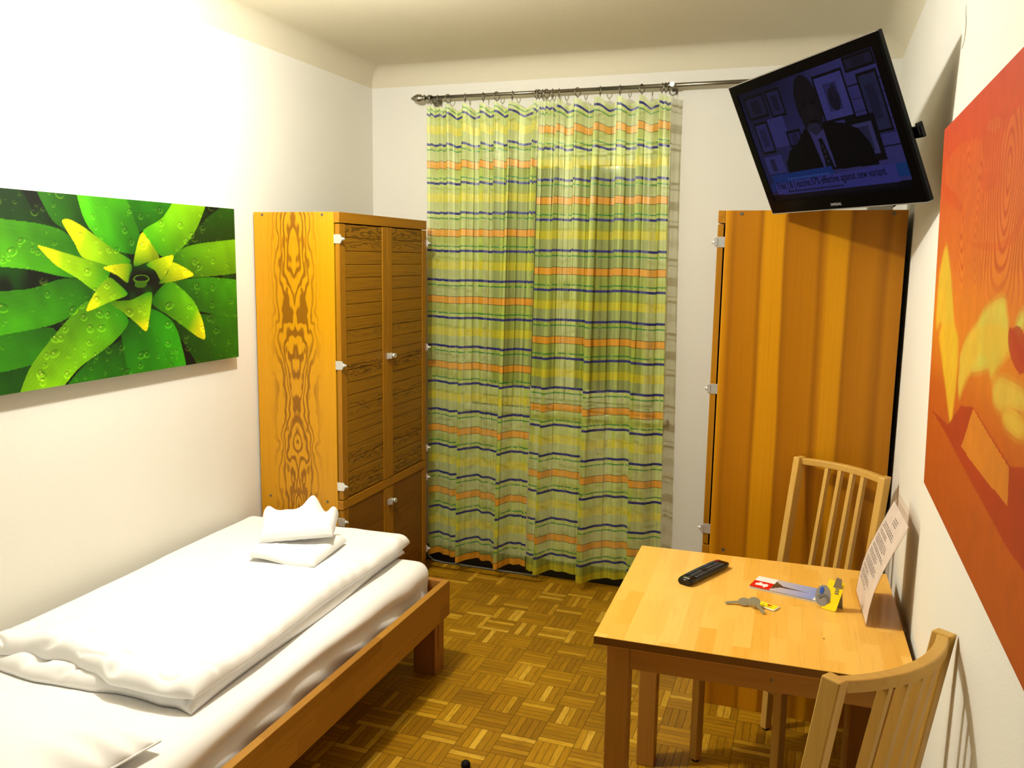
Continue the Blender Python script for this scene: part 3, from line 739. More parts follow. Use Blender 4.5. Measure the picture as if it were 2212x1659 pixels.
def slab_mesh(name, X, Y, Zt, Zb, mat, seam=None):
    nu, nv = X.shape
    verts = [tuple(v) for v in np.stack([X, Y, Zt], -1).reshape(-1, 3)]
    idx = np.arange(nu * nv).reshape(nu, nv); faces = []
    bot = -np.ones((nu, nv), int)
    for i in range(nu):
        for j in range(nv):
            if i in (0, nu - 1) or j in (0, nv - 1): bot[i, j] = idx[i, j]
            else: bot[i, j] = len(verts); verts.append((X[i, j], Y[i, j], Zb[i, j]))
    for i in range(nu - 1):
        for j in range(nv - 1):
            faces.append([idx[i, j], idx[i + 1, j], idx[i + 1, j + 1], idx[i, j + 1]])
            faces.append([bot[i, j], bot[i, j + 1], bot[i + 1, j + 1], bot[i + 1, j]])
    me = bpy.data.meshes.new(name); me.from_pydata(verts, [], faces); me.update()
    bm = bmesh.new(); bm.from_mesh(me); bmesh.ops.recalc_face_normals(bm, faces=list(bm.faces)); bm.to_mesh(me); bm.free()
    return me

def join_meshes(name, mes, mat):
    bm = bmesh.new()
    for m in mes: bm.from_mesh(m)
    me = bpy.data.meshes.new(name); bm.to_mesh(me); bm.free()
    for m in mes: bpy.data.meshes.remove(m)
    return mesh_obj(name, me, mat, None, True)

# duvet folded lengthwise: a lower and an upper layer
MZ = .484
def duvet_layer(corners, zb, T_, seed, near_amp, lift):
    X, Y, prof, UU, VV, s, t = soft_slab(corners, T_, 90, 150, None, edge=.055, p=2.6)
    near = np.clip((Y + 0) * 0 + (1 - t) * 6, 0, 1)   # t=0 is the near end
    wav = fast_noise(X * 5, Y * 4, seed) - .5
    cre = fast_noise(X * 17 + 3 * Y, Y * 9, seed + 4) - .5
    nearw = np.clip(1 - t * 5.5, 0, 1); rightw = np.clip(1 - (1 - s) * 7, 0, 1)
    th = T_ * (1 + .22 * wav)
    crz = np.abs(fast_noise(X * 11 + 2 * Y, Y * 16, seed + 6) - .5) * 2
    ripple = nearw * near_amp * (np.sin(X * 21 + 9 * Y + seed) * .4 + cre * 1.6 - 1.6 * np.exp(-(crz / .12) ** 2)) + rightw * .004 * np.sin(Y * 60 + 3 * np.sin(Y * 11)) * (.4 + fast_noise(Y * 6, X * 0, seed + 8))
    Zt = zb + lift * nearw * (.6 + .4 * np.sin(X * 8 + seed)) + th * prof + ripple * prof + .003 * cre
    Zb = zb + lift * .5 * nearw * (.6 + .4 * np.sin(X * 8 + seed)) * prof + .002 * (1 - prof)
    # ragged near edge
    Y = Y + nearw * (.022 * np.sin(X * 9 + seed) + .02 * (fast_noise(X * 14, Y * 0, seed + 2) - .5))
    X = X + rightw * .006 * np.sin(Y * 7 + seed)
    return X, Y, Zt, Zb
L1 = duvet_layer([(.06, -2.565), (.836, -2.572), (.80, -1.215), (.03, -1.235)], MZ + .004, .046, 2, .010, .0)
L2 = duvet_layer([(.065, -2.545), (.845, -2.566), (.812, -1.195), (.03, -1.21)], MZ + .043, .046, 5, .014, .012)
dv = join_meshes('duvet', [slab_mesh('a', *L1, M_DUVET), slab_mesh('b', *L2, M_DUVET)], M_DUVET)
tag(dv, 'folded white duvet spread over the mattress', 'duvet')

# pillow with a piped seam at the near end of the bed
X, Y, prof, UU, VV, s, t = soft_slab([(.10, -3.20), (.80, -3.21), (.885, -2.735), (.12, -2.72)], .13, 80, 70, None, edge=.22, p=1.9)
puck = np.clip(1 - (1 - s) * 6, 0, 1)
rz_ = .012 * puck * np.sin(Y * 52 + 4 * np.sin(Y * 9)) * (.4 + fast_noise(Y * 9, X * 0, 3))
Zt = MZ + .032 + .085 * prof + rz_ * prof ** .5 + .008 * (fast_noise(X * 7, Y * 7, 9) - .5) * prof
Zb = MZ + .032 - .027 * prof ** .8
rim = np.concatenate([np.stack([X[-1, :], Y[-1, :], Zt[-1, :]], -1), np.stack([X[::-1, -1], Y[::-1, -1], Zt[::-1, -1]], -1)[1:]])
pl = mesh_obj('pillow', slab_mesh('pillow', X, Y, Zt, Zb, M_SHEET), M_SHEET, None, True)
tag(pl, 'white pillow with a stitched seam at the near end of the bed', 'pillow')
MB().tube([tuple(p) for p in rim[::2]], .0032, 8).build('piping', M_SHEET, pl)

# two white towels on the duvet
DZ = MZ + .098
def towel(name, label, corners, T_, zf, p=2.6, edge=.03, nu=60, nv=50):
    X, Y, prof, UU, VV, s, t = soft_slab(corners, T_, nu, nv, None, edge=edge, p=p)
    lo, dx, dy, dz = zf(s, t, X, Y)
    Zt = lo + T_ * prof + .0025 * (fast_noise(X * 60, Y * 60, 4) - .5)
    o = mesh_obj(name, slab_mesh(name, X + dx, Y + dy, Zt + dz, lo + dz * .9 + .001 * (1 - prof), M_TOWEL), M_TOWEL, None, True)
    return tag(o, label, 'towel', 'towels on the duvet')
def z_low(s, t, X, Y):
    return DZ + .001 + 0 * s, .0 * s, .0 * s, .010 * np.sin(s * 5.0 + 1) * (t < 2) * (1 - t) + .012 * t * (1 - s)
def z_up(s, t, X, Y):
    base = DZ + .046 + .016 * s
    bump = .052 * np.exp(-((s - .66) / .11) ** 2) * np.clip((t - .35) / .6, 0, 1) + .022 * np.exp(-((s - .07) / .09) ** 2) * np.clip((t - .2) / .6, 0, 1) + .030 * np.clip((t - .3) / .7, 0, 1) * (1 - np.exp(-((s - .83) / .07) ** 2))
    return base - .018 * np.clip((s - .5) * 2, 0, 1) * 0, 0 * s, 0 * s, bump
towel('towel', 'lower white towel lying flat on the duvet under the other towel', [(.412, -1.735), (.672, -1.705), (.640, -1.415), (.352, -1.535)], .034, z_low)
towel('towel', 'upper folded white towel with raised corner, on top of the other towel', [(.412, -1.672), (.655, -1.545), (.575, -1.365), (.318, -1.515)], .050, z_up)

# ------------------------------------------------------------------ dining table
TH = .745
tb = thing('dining_table', 'small square beech table pushed against the right wall', 'table', (2.2, -1.85, 0), .0266)
tx0, tx1, tyn, tyf = -.3488, .4306, -.381, .3755     # local extents
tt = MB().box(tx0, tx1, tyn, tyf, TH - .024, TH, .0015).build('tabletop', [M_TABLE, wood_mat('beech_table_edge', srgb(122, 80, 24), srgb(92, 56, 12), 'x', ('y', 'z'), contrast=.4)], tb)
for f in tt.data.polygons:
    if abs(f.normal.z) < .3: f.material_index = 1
lx, ly, lw_ = tx0 + .026, tyn + .052, .061
for X0 in (lx, tx1 - .026 - lw_):
    for Y0 in (ly, tyf - .052 - lw_):
        b = MB(); b.box(X0, X0 + lw_, Y0, Y0 + lw_, 0, TH - .0245, .003)
        b.build('leg', M_TLEG, tb)
ap = wood_mat('beech_apron', srgb(182, 130, 54), srgb(152, 102, 36), 'x', ('y', 'z'), contrast=.4)
b = MB().box(lx + lw_, tx1 - .026 - lw_, ly + .004, ly + .024, .640, TH - .0245, .001).build('apron', ap, tb)
MB().box(lx + lw_, tx1 - .026 - lw_, tyf - .052 - .024, tyf - .052 - .004, .640, TH - .0245, .001).build('apron', ap, tb)
ap2 = wood_mat('beech_apron_side', srgb(182, 130, 54), srgb(152, 102, 36), 'y', ('x', 'z'), contrast=.4)
for X0 in (lx + .004, tx1 - .026 - .024):
    MB().box(X0, X0 + .02, ly + lw_, tyf - .052 - lw_, .640, TH - .0245, .001).build('apron', ap2, tb)
for X0 in (.10, .26):
    MB().cyl((X0, ly + .0035, .672), (X0, ly + .006, .672), .004, n=10).build('screw', M_SCREW, tb)

# ------------------------------------------------------------------ chairs
def make_chair(label, loc, rz):
    """local frame: sitter faces +y, back post tops at y=0"""
    c = thing('dining_chair', label, 'chair', loc, rz, 'slat-back beech chairs at the table')
    HW, HT = .1675, 1.025
    def post_y(z):
        if z < .46: return .085 + .012 * (1 - z / .46)
        q = (z - .46) / (HT - .46); return .085 - .085 * q ** 1.05
    for sx in (-1, 1):
        b = bmesh.new(); zs = [0.008, .2, .40, .46, .52, .62, .72, .82, .92, HT]
        hw = .0125; prev = None
        for z in zs:
            y = post_y(z); d = .019 if z > .3 else .017
            ring = [b.verts.new((sx * HW + ex * hw, y + ey * d, z)) for ex, ey in ((-1, -1), (1, -1), (1, 1), (-1, 1))]
            if prev: 
                for k in range(4): b.faces.new([prev[k], prev[(k + 1) % 4], ring[(k + 1) % 4], ring[k]])
            else: b.faces.new(ring[::-1])
            prev = ring
        b.faces.new(prev)
        bmesh.ops.recalc_face_normals(b, faces=list(b.faces))
        long_e = [e for e in b.edges if abs((e.verts[0].co - e.verts[1].co).normalized().z) > .6 or max(e.verts[0].co.z, e.verts[1].co.z) > HT - .001 and min(e.verts[0].co.z, e.verts[1].co.z) > HT - .001]
        bmesh.ops.bevel(b, geom=long_e, offset=.003, segments=2, profile=.5, affect='EDGES')
        m = MB(); m.add(b); pt = m.build('back_post', M_CHAIR, c)
        MB().cyl((sx * HW, post_y(0), 0), (sx * HW, post_y(0), .010), .012, n=14).build('foot_pad', M_RUBBER, pt)
        m = MB(); m.box(sx * HW - .0155, sx * HW + .0155, .452, .483, .008, .444, .003); lg = m.build('front_leg', M_CHAIR, c)
        MB().cyl((sx * HW, .4675, 0), (sx * HW, .4675, .010), .012, n=14).build('foot_pad', M_RUBBER, lg)
        MB().box(sx * HW - .009, sx * HW + .009, .10, .452, .385, .444, .002).build('seat_rail', M_SEAT, c)
    MB().box(-HW + .0155, HW - .0155, .458, .476, .385, .444, .002).build('seat_rail', M_CHAIR, c)
    MB().box(-HW + .0125, HW - .0125, .078, .096, .385, .444, .002).build('seat_rail', M_CHAIR, c)
    m = MB(); m.box(-.192, .192, .112, .495, .4445, .466, .006, 3); m.build('seat', M_SEAT, c)
    # curved rails and slats
    SAG = .046
    def bow(x): return SAG * (1 - (x / HW) ** 2)
    def curved(z0, z1, d, nm, HWx=HW - .0115):
        b = MB(); n = 20; pr = None
        for i in range(n + 1):
            x = -HWx + 2 * HWx * i / n; yc = post_y((z0 + z1) / 2) - bow(x) * (1 if z0 > .8 else .75)
            ring = [b.bm.verts.new((x, yc + ey * d, z)) for ey, z in ((-1, z0), (1, z0), (1, z1), (-1, z1))]
            if pr:
                for k in range(4): b.bm.faces.new([pr[k], pr[(k + 1) % 4], ring[(k + 1) % 4], ring[k]])
            else: b.bm.faces.new(ring[::-1])
            pr = ring
        b.bm.faces.new(pr)
        bmesh.ops.recalc_face_normals(b.bm, faces=list(b.bm.faces))
        ee = [e for e in b.bm.edges if abs((e.verts[0].co - e.verts[1].co).normalized().x) > .5]
        bmesh.ops.bevel(b.bm, geom=ee, offset=.003, segments=2, profile=.5, affect='EDGES')
        for f in b.bm.faces: f.smooth = False
        return b.build(nm, M_SEAT, c)
    curved(HT - .026, HT - .003, .0125, 'top_rail'); curved(.525, .548, .0095, 'lower_rail')
    for x in (-.0705, -.0235, .0235, .0705):
        b = MB(); 
        q = bmesh.new(); pr = None
        for z in np.linspace(.547, HT - .025, 8):
            y = post_y(z) - bow(x) * (.75 + .25 * (z - .547) / .45)
            ring = [q.verts.new((x + ex * .0065, y + ey * .010, z)) for ex, ey in ((-1, -1), (1, -1), (1, 1), (-1, 1))]
            if pr:
                for k in range(4): q.faces.new([pr[k], pr[(k + 1) % 4], ring[(k + 1) % 4], ring[k]])
            else: q.faces.new(ring[::-1])
            pr = ring
        q.faces.new(pr); bmesh.ops.recalc_face_normals(q, faces=list(q.faces)); b.add(q)
        b.build('back_slat', M_CHAIR, c)
    return c
def chair_at(label, Lp, Rp):
    """Lp, Rp: centres of the sitter's left... post tops as (x,y); the sitter faces away from the back"""
    m = ((Lp[0] + Rp[0]) / 2, (Lp[1] + Rp[1]) / 2); a = math.atan2(Rp[1] - Lp[1], Rp[0] - Lp[0])
    return make_chair(label, (m[0], m[1], 0), a)
chair_at('near beech chair with its slatted curved back turned to the viewer, against the right wall', (2.4295, -2.838), (2.622, -2.580))
chair_at('far beech chair between the table and the striped pine wardrobe', (2.607, -1.318), (2.334, -1.118))

# ------------------------------------------------------------------ television on a swivel wall bracket
TVM = Matrix(((0.5296733486435153, 0.7693297927096818, -0.3571803659022191), (-0.8481665461904659, 0.4765660868449851, -0.23129694073332357), (-0.007723578192870927, 0.4254602624435521, 0.9049441481332174)))
TVO = Vector((2.19552, -1.12478, 1.88519))
tv = bpy.data.objects.new('television', None); COL.objects.link(tv)
tv.matrix_world = Matrix.Translation(TVO) @ TVM.to_4x4()
tag(tv, 'black flat television tilted on a wall arm above the right-hand wardrobe', 'television')
TW, THt = .797, .459
MB().box(.0015, TW - .0015, .001, .018, .0015, THt - .0015, .003).box(.012, TW - .012, .018, .026, .012, THt - .012, .003).build('casing', M_BLACK, tv)
b = MB()
b.box(0, TW, -.004, .006, THt - .0035, THt, .001).build('rim', M_RIM, tv)
MB().box(0, TW, -.004, .006, 0, .0035, .001).build('rim', M_RIM, tv)
MB().box(0, .0025, -.004, .006, .0035, THt - .0035, .001).build('rim', M_RIM, tv)
MB().box(TW - .0035, TW, -.0036, .006, .0035, THt - .0035, .001).build('rim', M_GLOSS, tv)
SX0, SX1, SZ0, SZ1 = .040, .764, .044, .425
b = MB(); e = .0036
b.box(e, TW - e, -.0035, .001, SZ1, THt - e).box(e, TW - e, -.0035, .001, e, SZ0).box(e, SX0, -.0035, .001, SZ0, SZ1).box(SX1, TW - e, -.0035, .001, SZ0, SZ1)
b.build('bezel', M_GLOSS, tv)
# picture: a news interview, very dark on the photograph
nx, nz = 362, 192
gx_, gz_ = np.meshgrid(np.linspace(SX0, SX1, nx), np.linspace(SZ0, SZ1, nz), indexing='ij')
pic = np.zeros((nx, nz, 3))
def S255(*c): return np.array(srgb(*c)[:3])
def rect(x0, x1, z0, z1, c, k=1.0):
    m = (gx_ >= x0) & (gx_ <= x1) & (gz_ >= z0) & (gz_ <= z1); pic[m] = pic[m] * (1 - k) + np.array(c) * k
def ell(cx, cz, rx, rz, c):
    m = ((gx_ - cx) / rx) ** 2 + ((gz_ - cz) / rz) ** 2 < 1; pic[m] = c
def inpoly(X, Y, pts):
    r = np.zeros(X.shape, bool); n = len(pts)
    for i in range(n):
        x0, y0 = pts[i]; x1, y1 = pts[(i + 1) % n]
        if y0 == y1: continue
        c = ((y0 > Y) != (y1 > Y)) & (X < (x1 - x0) * (Y - y0) / (y1 - y0) + x0); r ^= c
    return r
def poly(pts, c): pic[inpoly(gx_, gz_, pts)] = c
pic[:] = S255(30, 29, 66)
pic *= (.55 + .75 * np.clip((gx_ - .1) / .6, 0, 1))[..., None] * (1.15 - .9 * np.clip((gz_ - .25) / .2, 0, 1) * np.clip((.55 - gx_) / .3, 0, 1))[..., None]
for z in (.165, .200, .236, .272, .308, .345): rect(.60, .76, z, z + .003, S255(8, 8, 20))
def frame(x0, x1, z0, z1, mat_, art, fw=.008):
    rect(x0, x1, z0, z1, S255(5, 5, 8)); rect(x0 + fw, x1 - fw, z0 + fw, z1 - fw, mat_)
    w, h = x1 - x0, z1 - z0
    rect(x0 + w * .28, x1 - w * .28, z0 + h * .22, z1 - h * .22, art)
frame(.470, .616, .262, .402, S255(44, 43, 92), S255(30, 30, 66)); ell(.545, .325, .026, .034, S255(14, 13, 28)); ell(.553, .345, .012, .022, S255(18, 16, 34))
frame(.664, .752, .205, .372, S255(24, 27, 52), S255(18, 19, 40))
frame(.628, .758, .382, .424, S255(20, 19, 38), S255(14, 14, 28))
frame(.066, .190, .330, .408, S255(20, 19, 44), S255(13, 12, 30)); frame(.205, .290, .318, .408, S255(24, 23, 54), S255(16, 15, 36))
frame(.074, .160, .210, .318, S255(30, 29, 68), S255(22, 21, 52)); rect(.166, .262, .224, .320, S255(38, 36, 82))
frame(.250, .330, .215, .268, S255(26, 25, 60), S255(20, 19, 46)); frame(.560, .690, .130, .262, S255(40, 40, 76), S255(26, 26, 50), .02)
rect(.070, .180, .140, .200, S255(36, 36, 84)); rect(.10, .13, .148, .19, S255(20, 20, 46)); rect(.20, .235, .14, .19, S255(26, 26, 60))
poly([(.190, .13), (.196, .168), (.235, .205), (.300, .228), (.352, .262), (.470, .270), (.560, .252), (.610, .228), (.640, .185), (.652, .12)], S255(3, 3, 5))
ell(.414, .330, .062, .090, S255(11, 9, 15)); ell(.410, .285, .052, .050, S255(14, 12, 18)); ell(.395, .335, .013, .009, S255(4, 4, 6)); ell(.440, .333, .013, .009, S255(4, 4, 6)); ell(.414, .305, .011, .016, S255(17, 14, 20)); ell(.412, .278, .022, .006, S255(5, 4, 6)); ell(.405, .255, .036, .020, S255(26, 24, 42))
poly([(.375, .255), (.405, .235), (.45, .25), (.452, .130), (.392, .130)], S255(40, 38, 78)); poly([(.408, .224), (.428, .224), (.446, .130), (.404, .130)], S255(6, 6, 10))
for k in range(5): ell(.418 + .004 * (k % 2), .20 - .016 * k, .005, .005, S255(30, 28, 44))
rect(.076, .430, .104, .136, S255(14, 34, 84)); rect(.714, .764, .078, .117, S255(12, 40, 84)); rect(.056, .09, .078, .108, S255(12, 32, 78))
rect(SX0, SX1, SZ0, .066, S255(3, 3, 6)); rect(.09, .70, .052, .066, S255(8, 8, 18))
poly([(.080, .066), (.712, .065), (.714, .118), (.083, .106)], S255(38, 38, 92))
P3 = np.stack([gx_, np.full_like(gx_, -.0012), gz_], -1)
pic *= .92 * (.80 + .4 * fast_noise(gx_ * 420, gz_ * 420, 2))[..., None]
mesh_obj('screen', grid_mesh('screen', P3, col=np.clip(pic, 0, None)), M_SCREEN, tv)

def text_mesh(name, body, size, mat, parent, M, extrude=.0003, align='LEFT', sx=1.0):
    cu = bpy.data.curves.new(name, 'FONT'); cu.body = body; cu.size = size; cu.extrude = extrude; cu.align_x = align
    tmp = bpy.data.objects.new(name, cu); COL.objects.link(tmp)
    bpy.context.view_layer.update()
    me = bpy.data.meshes.new_from_object(tmp.evaluated_get(bpy.context.evaluated_depsgraph_get()))
    bpy.data.objects.remove(tmp); bpy.data.curves.remove(cu)
    me.materials.clear()
    me.transform(Matrix.Diagonal((sx, 1, 1, 1)))
    me.transform(M)
    return mesh_obj(name, me, mat, parent)
UPR = Matrix(((1, 0, 0, 0), (0, 0, -1, 0), (0, 1, 0, 0), (0, 0, 0, 1)))   # text upright, facing -y
def inkmat(name, c):
    n = NT(name); return n.done((.001, .001, .0015, 1), .3, .04, emit=c, es=1.0)
M_TVINK = inkmat('tv_headline_ink', srgb(4, 4, 12)); M_TVINK2 = inkmat('tv_subline_ink', srgb(16, 16, 42)); M_TVINK3 = inkmat('tv_strap_ink', srgb(34, 52, 100))
scr = [o for o in tv.children if o.name.startswith('screen')][0]
text_mesh('headline_text', 'Trial: J & J vaccine 57% effective against new variant', .0345, M_TVINK, scr, Matrix.Translation((.089, -.0014, .0845)) @ Matrix.Rotation(-.008, 4, 'Y') @ UPR, sx=.805)
for z, x0, x1, m_ in ((.0705, .15, .46, M_TVINK2), (.113, .17, .41, M_TVINK3)):
    b = MB(); x = x0; rr = random.Random(int(x0 * 1000))
    while x < x1:
        w = rr.uniform(.004, .016); b.box(x, min(x + w, x1), -.0018, -.0013, z, z + .0065); x += w + .0035
    b.build('small_print', m_, scr)
text_mesh('logo_text', 'SAMSUNG', .0125, plain('silver_logo', (.30, .30, .28, 1), .4), tv, Matrix.Translation((.392, -.0037, .0135)) @ UPR, align='CENTER', sx=.98)
# bracket behind: clip on the casing, arm, wall plate (all in the television's frame)
inv = (Matrix.Translation(TVO) @ TVM.to_4x4()).inverted()
wp = inv @ Vector((W - .001, -.74, 2.10)); bk = Vector((.43, .030, .22)); el_ = inv @ Vector((2.50, -.95, 2.10))
b = MB(); b.box(.30, .56, .0262, .034, .10, .34, .002); b.build('mount_plate', M_BLACK, tv)
b = MB(); b.tube([bk, el_, wp], .016, 12); b.build('mount_arm', M_BLACK, tv)
b = MB(); b.box(-.006, 0, -.04, .04, -.11, .11, .002)
pm = b.build('wall_plate', M_BLACK, tv); pm.matrix_parent_inverse = inv; pm.location = (W - .0005, -.74, 2.10)
b = MB(); b.box(TW - .05, TW + .017, .0265, .036, .165, .196, .002).box(TW + .004, TW + .012, .022, .04, .172, .205, .002); b.build('mount_clip', M_BLACK, tv)
# white adapter and its cable on top of the wardrobe, seen under the set
ad = thing('power_adapter', 'white power adapter with black cable on top of the right-hand wardrobe', 'adapter', (2.560, -.95, 1.8985))
MB().box(-.055, .030, -.03, .03, .0012, .034, .006).build('body', M_WHITE, ad)
MB().tube([(.030, 0, .02), (.042, -.004, .028), (.046, -.01, .045), (.044, -.02, .08), (.03, -.03, .12)], .0035, 8).build('cord', M_BLACK, ad)

# ------------------------------------------------------------------ pictures
def canvas(name, label, y0, y1, z0, z1, xf, depth, tilt, side, colfun, edge_mat, step):
    """printed canvas on a side wall; xf = printed face at the bottom edge, tilt = how far the top leans into the room"""
    root = thing(name, label, 'picture', (xf, (y0 + y1) / 2, (z0 + z1) / 2))
    ny_, nz_ = int((y1 - y0) / step) + 1, int((z1 - z0) / step) + 1
    Yg, Zg = np.meshgrid(np.linspace(y0, y1, ny_), np.linspace(z0, z1, nz_), indexing='ij')
    Xg = side * tilt * (Zg - z0) / (z1 - z0)
    col = colfun(Yg, Zg)
    P = np.stack([Xg, Yg - (y0 + y1) / 2, Zg - (z0 + z1) / 2], -1)
    if side < 0: P = P[::-1]; col = col[::-1]
    mesh_obj('print', grid_mesh('print', P, col=col), M_ART, root)
    b = bmesh.new(); hy, hz = (y1 - y0) / 2, (z1 - z0) / 2
    s_ = side * .0006
    f = [b.verts.new((x - s_, y, z)) for x, y, z in ((0, -hy, -hz), (0, hy, -hz), (side * tilt, hy, hz), (side * tilt, -hy, hz))]
    k = [b.verts.new((v.co.x - side * depth, v.co.y, v.co.z)) for v in f]
    b.faces.new(f); b.faces.new(k[::-1])
    for i in range(4): b.faces.new([f[i], f[(i + 1) % 4], k[(i + 1) % 4], k[i]])
    m = MB(); m.add(b); m.build('stretcher', edge_mat, root)
    return root
def lin3(c): return np.array(srgb(*c)[:3])
def leaf_art(Y, Z):
    n1 = fast_noise(Y * 9, Z * 9, 11); n2 = fast_noise(Y * 26 + 6 * Z, Z * 18, 12)
    img = lin3((4, 22, 1)) * (.5 + n1[..., None]) + lin3((20, 84, 8)) * (np.clip(n1 * n2 * 1.6 - .35, 0, 1))[..., None]
    cy, cz = LEAF_CENTRE
    for pts, c0, c1 in LEAVES:
        P = np.array(pts); 
        # round the outline a little (Chaikin)
        p0, p2, p3 = np.roll(P, 1, 0), np.roll(P, -1, 0), np.roll(P, -2, 0); sm = []
        for k in np.linspace(0, 1, 7)[:-1]:
            sm.append((2 * k ** 3 - 3 * k ** 2 + 1) * P + (k ** 3 - 2 * k ** 2 + k) * .38 * (p2 - p0) + (-2 * k ** 3 + 3 * k ** 2) * p2 + (k ** 3 - k ** 2) * .38 * (p3 - P))
        P = np.stack(sm, 1).reshape(-1, 2)
        y0, z0 = P.min(0) - .01; y1, z1 = P.max(0) + .01
        m = (Y > y0) & (Y < y1) & (Z > z0) & (Z < z1)
        ins = np.zeros(Y.shape, bool); ins[m] = inpoly(Y[m], Z[m], [tuple(q) for q in P])
        if not ins.any(): continue
        d = np.hypot(P[:, 0] - cy, P[:, 1] - cz); far = P[d.argmax()]; near = np.array((cy, cz)); ax = far - near; L = np.linalg.norm(ax); ax /= L
        tt = ((Y[ins] - cy) * ax[0] + (Z[ins] - cz) * ax[1]); ss = -(Y[ins] - cy) * ax[1] + (Z[ins] - cz) * ax[0]
        tmin = ((P - near) @ ax).min(); q = np.clip((tt - tmin) / (L - tmin), 0, 1)
        q = np.clip(q * 1.15, 0, 1) ** .8
        smid = np.interp(tt, np.linspace(tmin, L, 8), np.linspace(np.average((P - near) @ np.array((-ax[1], ax[0]))), (far - near) @ np.array((-ax[1], ax[0])), 8))
        ridge = .86 + .20 * np.clip((ss - smid) / .05, -1, 1)
        stria = 1 + .05 * np.sin(ss * 420 + 3 * n1[ins]) * .5
        body = lin3(c0) * (1 - q[:, None]) + lin3(c1) * q[:, None]
        tip = np.clip((q - .80) / .2, 0, 1)[:, None]
        if c1[0] >= 140 or tuple(c1) == (110, 200, 10): body = body * (1 - .75 * tip) + lin3((226, 236, 20)) * .75 * tip
        img[ins] = body * (ridge * stria * (.86 + .3 * n2[ins]))[:, None]
    # dark heart
    e = ((Y - cy - .005) / .085) ** 2 + ((Z - cz - .0) / .036) ** 2
    k = np.clip(1.35 - e, 0, 1)[..., None]; keep = img.copy(); img = img * (1 - k) + lin3((2, 8, 1)) * k
    for pts, c0, c1 in LEAVES[-5:]:
        ins = inpoly(Y, Z, pts); img[ins] = keep[ins]
    e2 = ((Y - cy) / .040) ** 2 + ((Z - cz) / .016) ** 2
    img[(e2 < 1)] = lin3((66, 116, 12)); img[(((Y - cy) / .033) ** 2 + ((Z - cz - .002) / .010) ** 2) < 1] = lin3((3, 10, 2))
    e3 = ((Y - cy + .004) / .030) ** 2 + ((Z - cz + .020) / .012) ** 2; img[e3 < 1] = lin3((52, 100, 14))
    # water drops
    rr = random.Random(5); n = 0
    while n < 320:
        y = rr.uniform(Y.min(), Y.max()); z = rr.uniform(Z.min(), Z.max())
        if abs(y - cy) < .12 and abs(z - cz) < .09: continue
        r = rr.choice((.004, .005, .006, .008, .010, .013, .015)); a = rr.uniform(.6, 1.6); th = rr.uniform(-.5, .5)
        m = (abs(Y - y) < r * 2) & (abs(Z - z) < r * 2); n += 1
        if not m.any(): continue
        yy = ((Y[m] - y) * math.cos(th) + (Z[m] - z) * math.sin(th)) / a; zz = -(Y[m] - y) * math.sin(th) + (Z[m] - z) * math.cos(th)
        dd = np.hypot(yy, zz) / r; sub = img[m]
        rim_ = 1.5 * np.clip(1 - abs(dd - .85) / .22, 0, 1) * np.clip(-zz / r + .3, 0, 1); dark = np.clip(1 - abs(dd - .8) / .25, 0, 1) * np.clip(zz / r + .1, 0, 1)
        hl = np.clip(1 - np.hypot(yy + r * .25, zz - r * .35) / (r * .28), 0, 1)
        sub = sub * (1 - .6 * dark)[:, None] + (.5 * rim_)[:, None] * (sub * .9 + lin3((110, 150, 60)) * .6) + (hl * .6)[:, None] * lin3((220, 240, 190)) * (sub[:, 1:2] * 2.2 + .08)
        img[m] = sub
    return np.clip(np.clip(img, 0, 1) ** 1.12 * np.array((1.0, .74, .30)), 0, 1)
canvas('wall_picture', 'canvas print of dewy green leaves on the left wall above the bed', -2.66, -1.273, 1.283, 1.9035, .042, .034, .0, 1, leaf_art, M_CANVAS_EDGE, .0024)

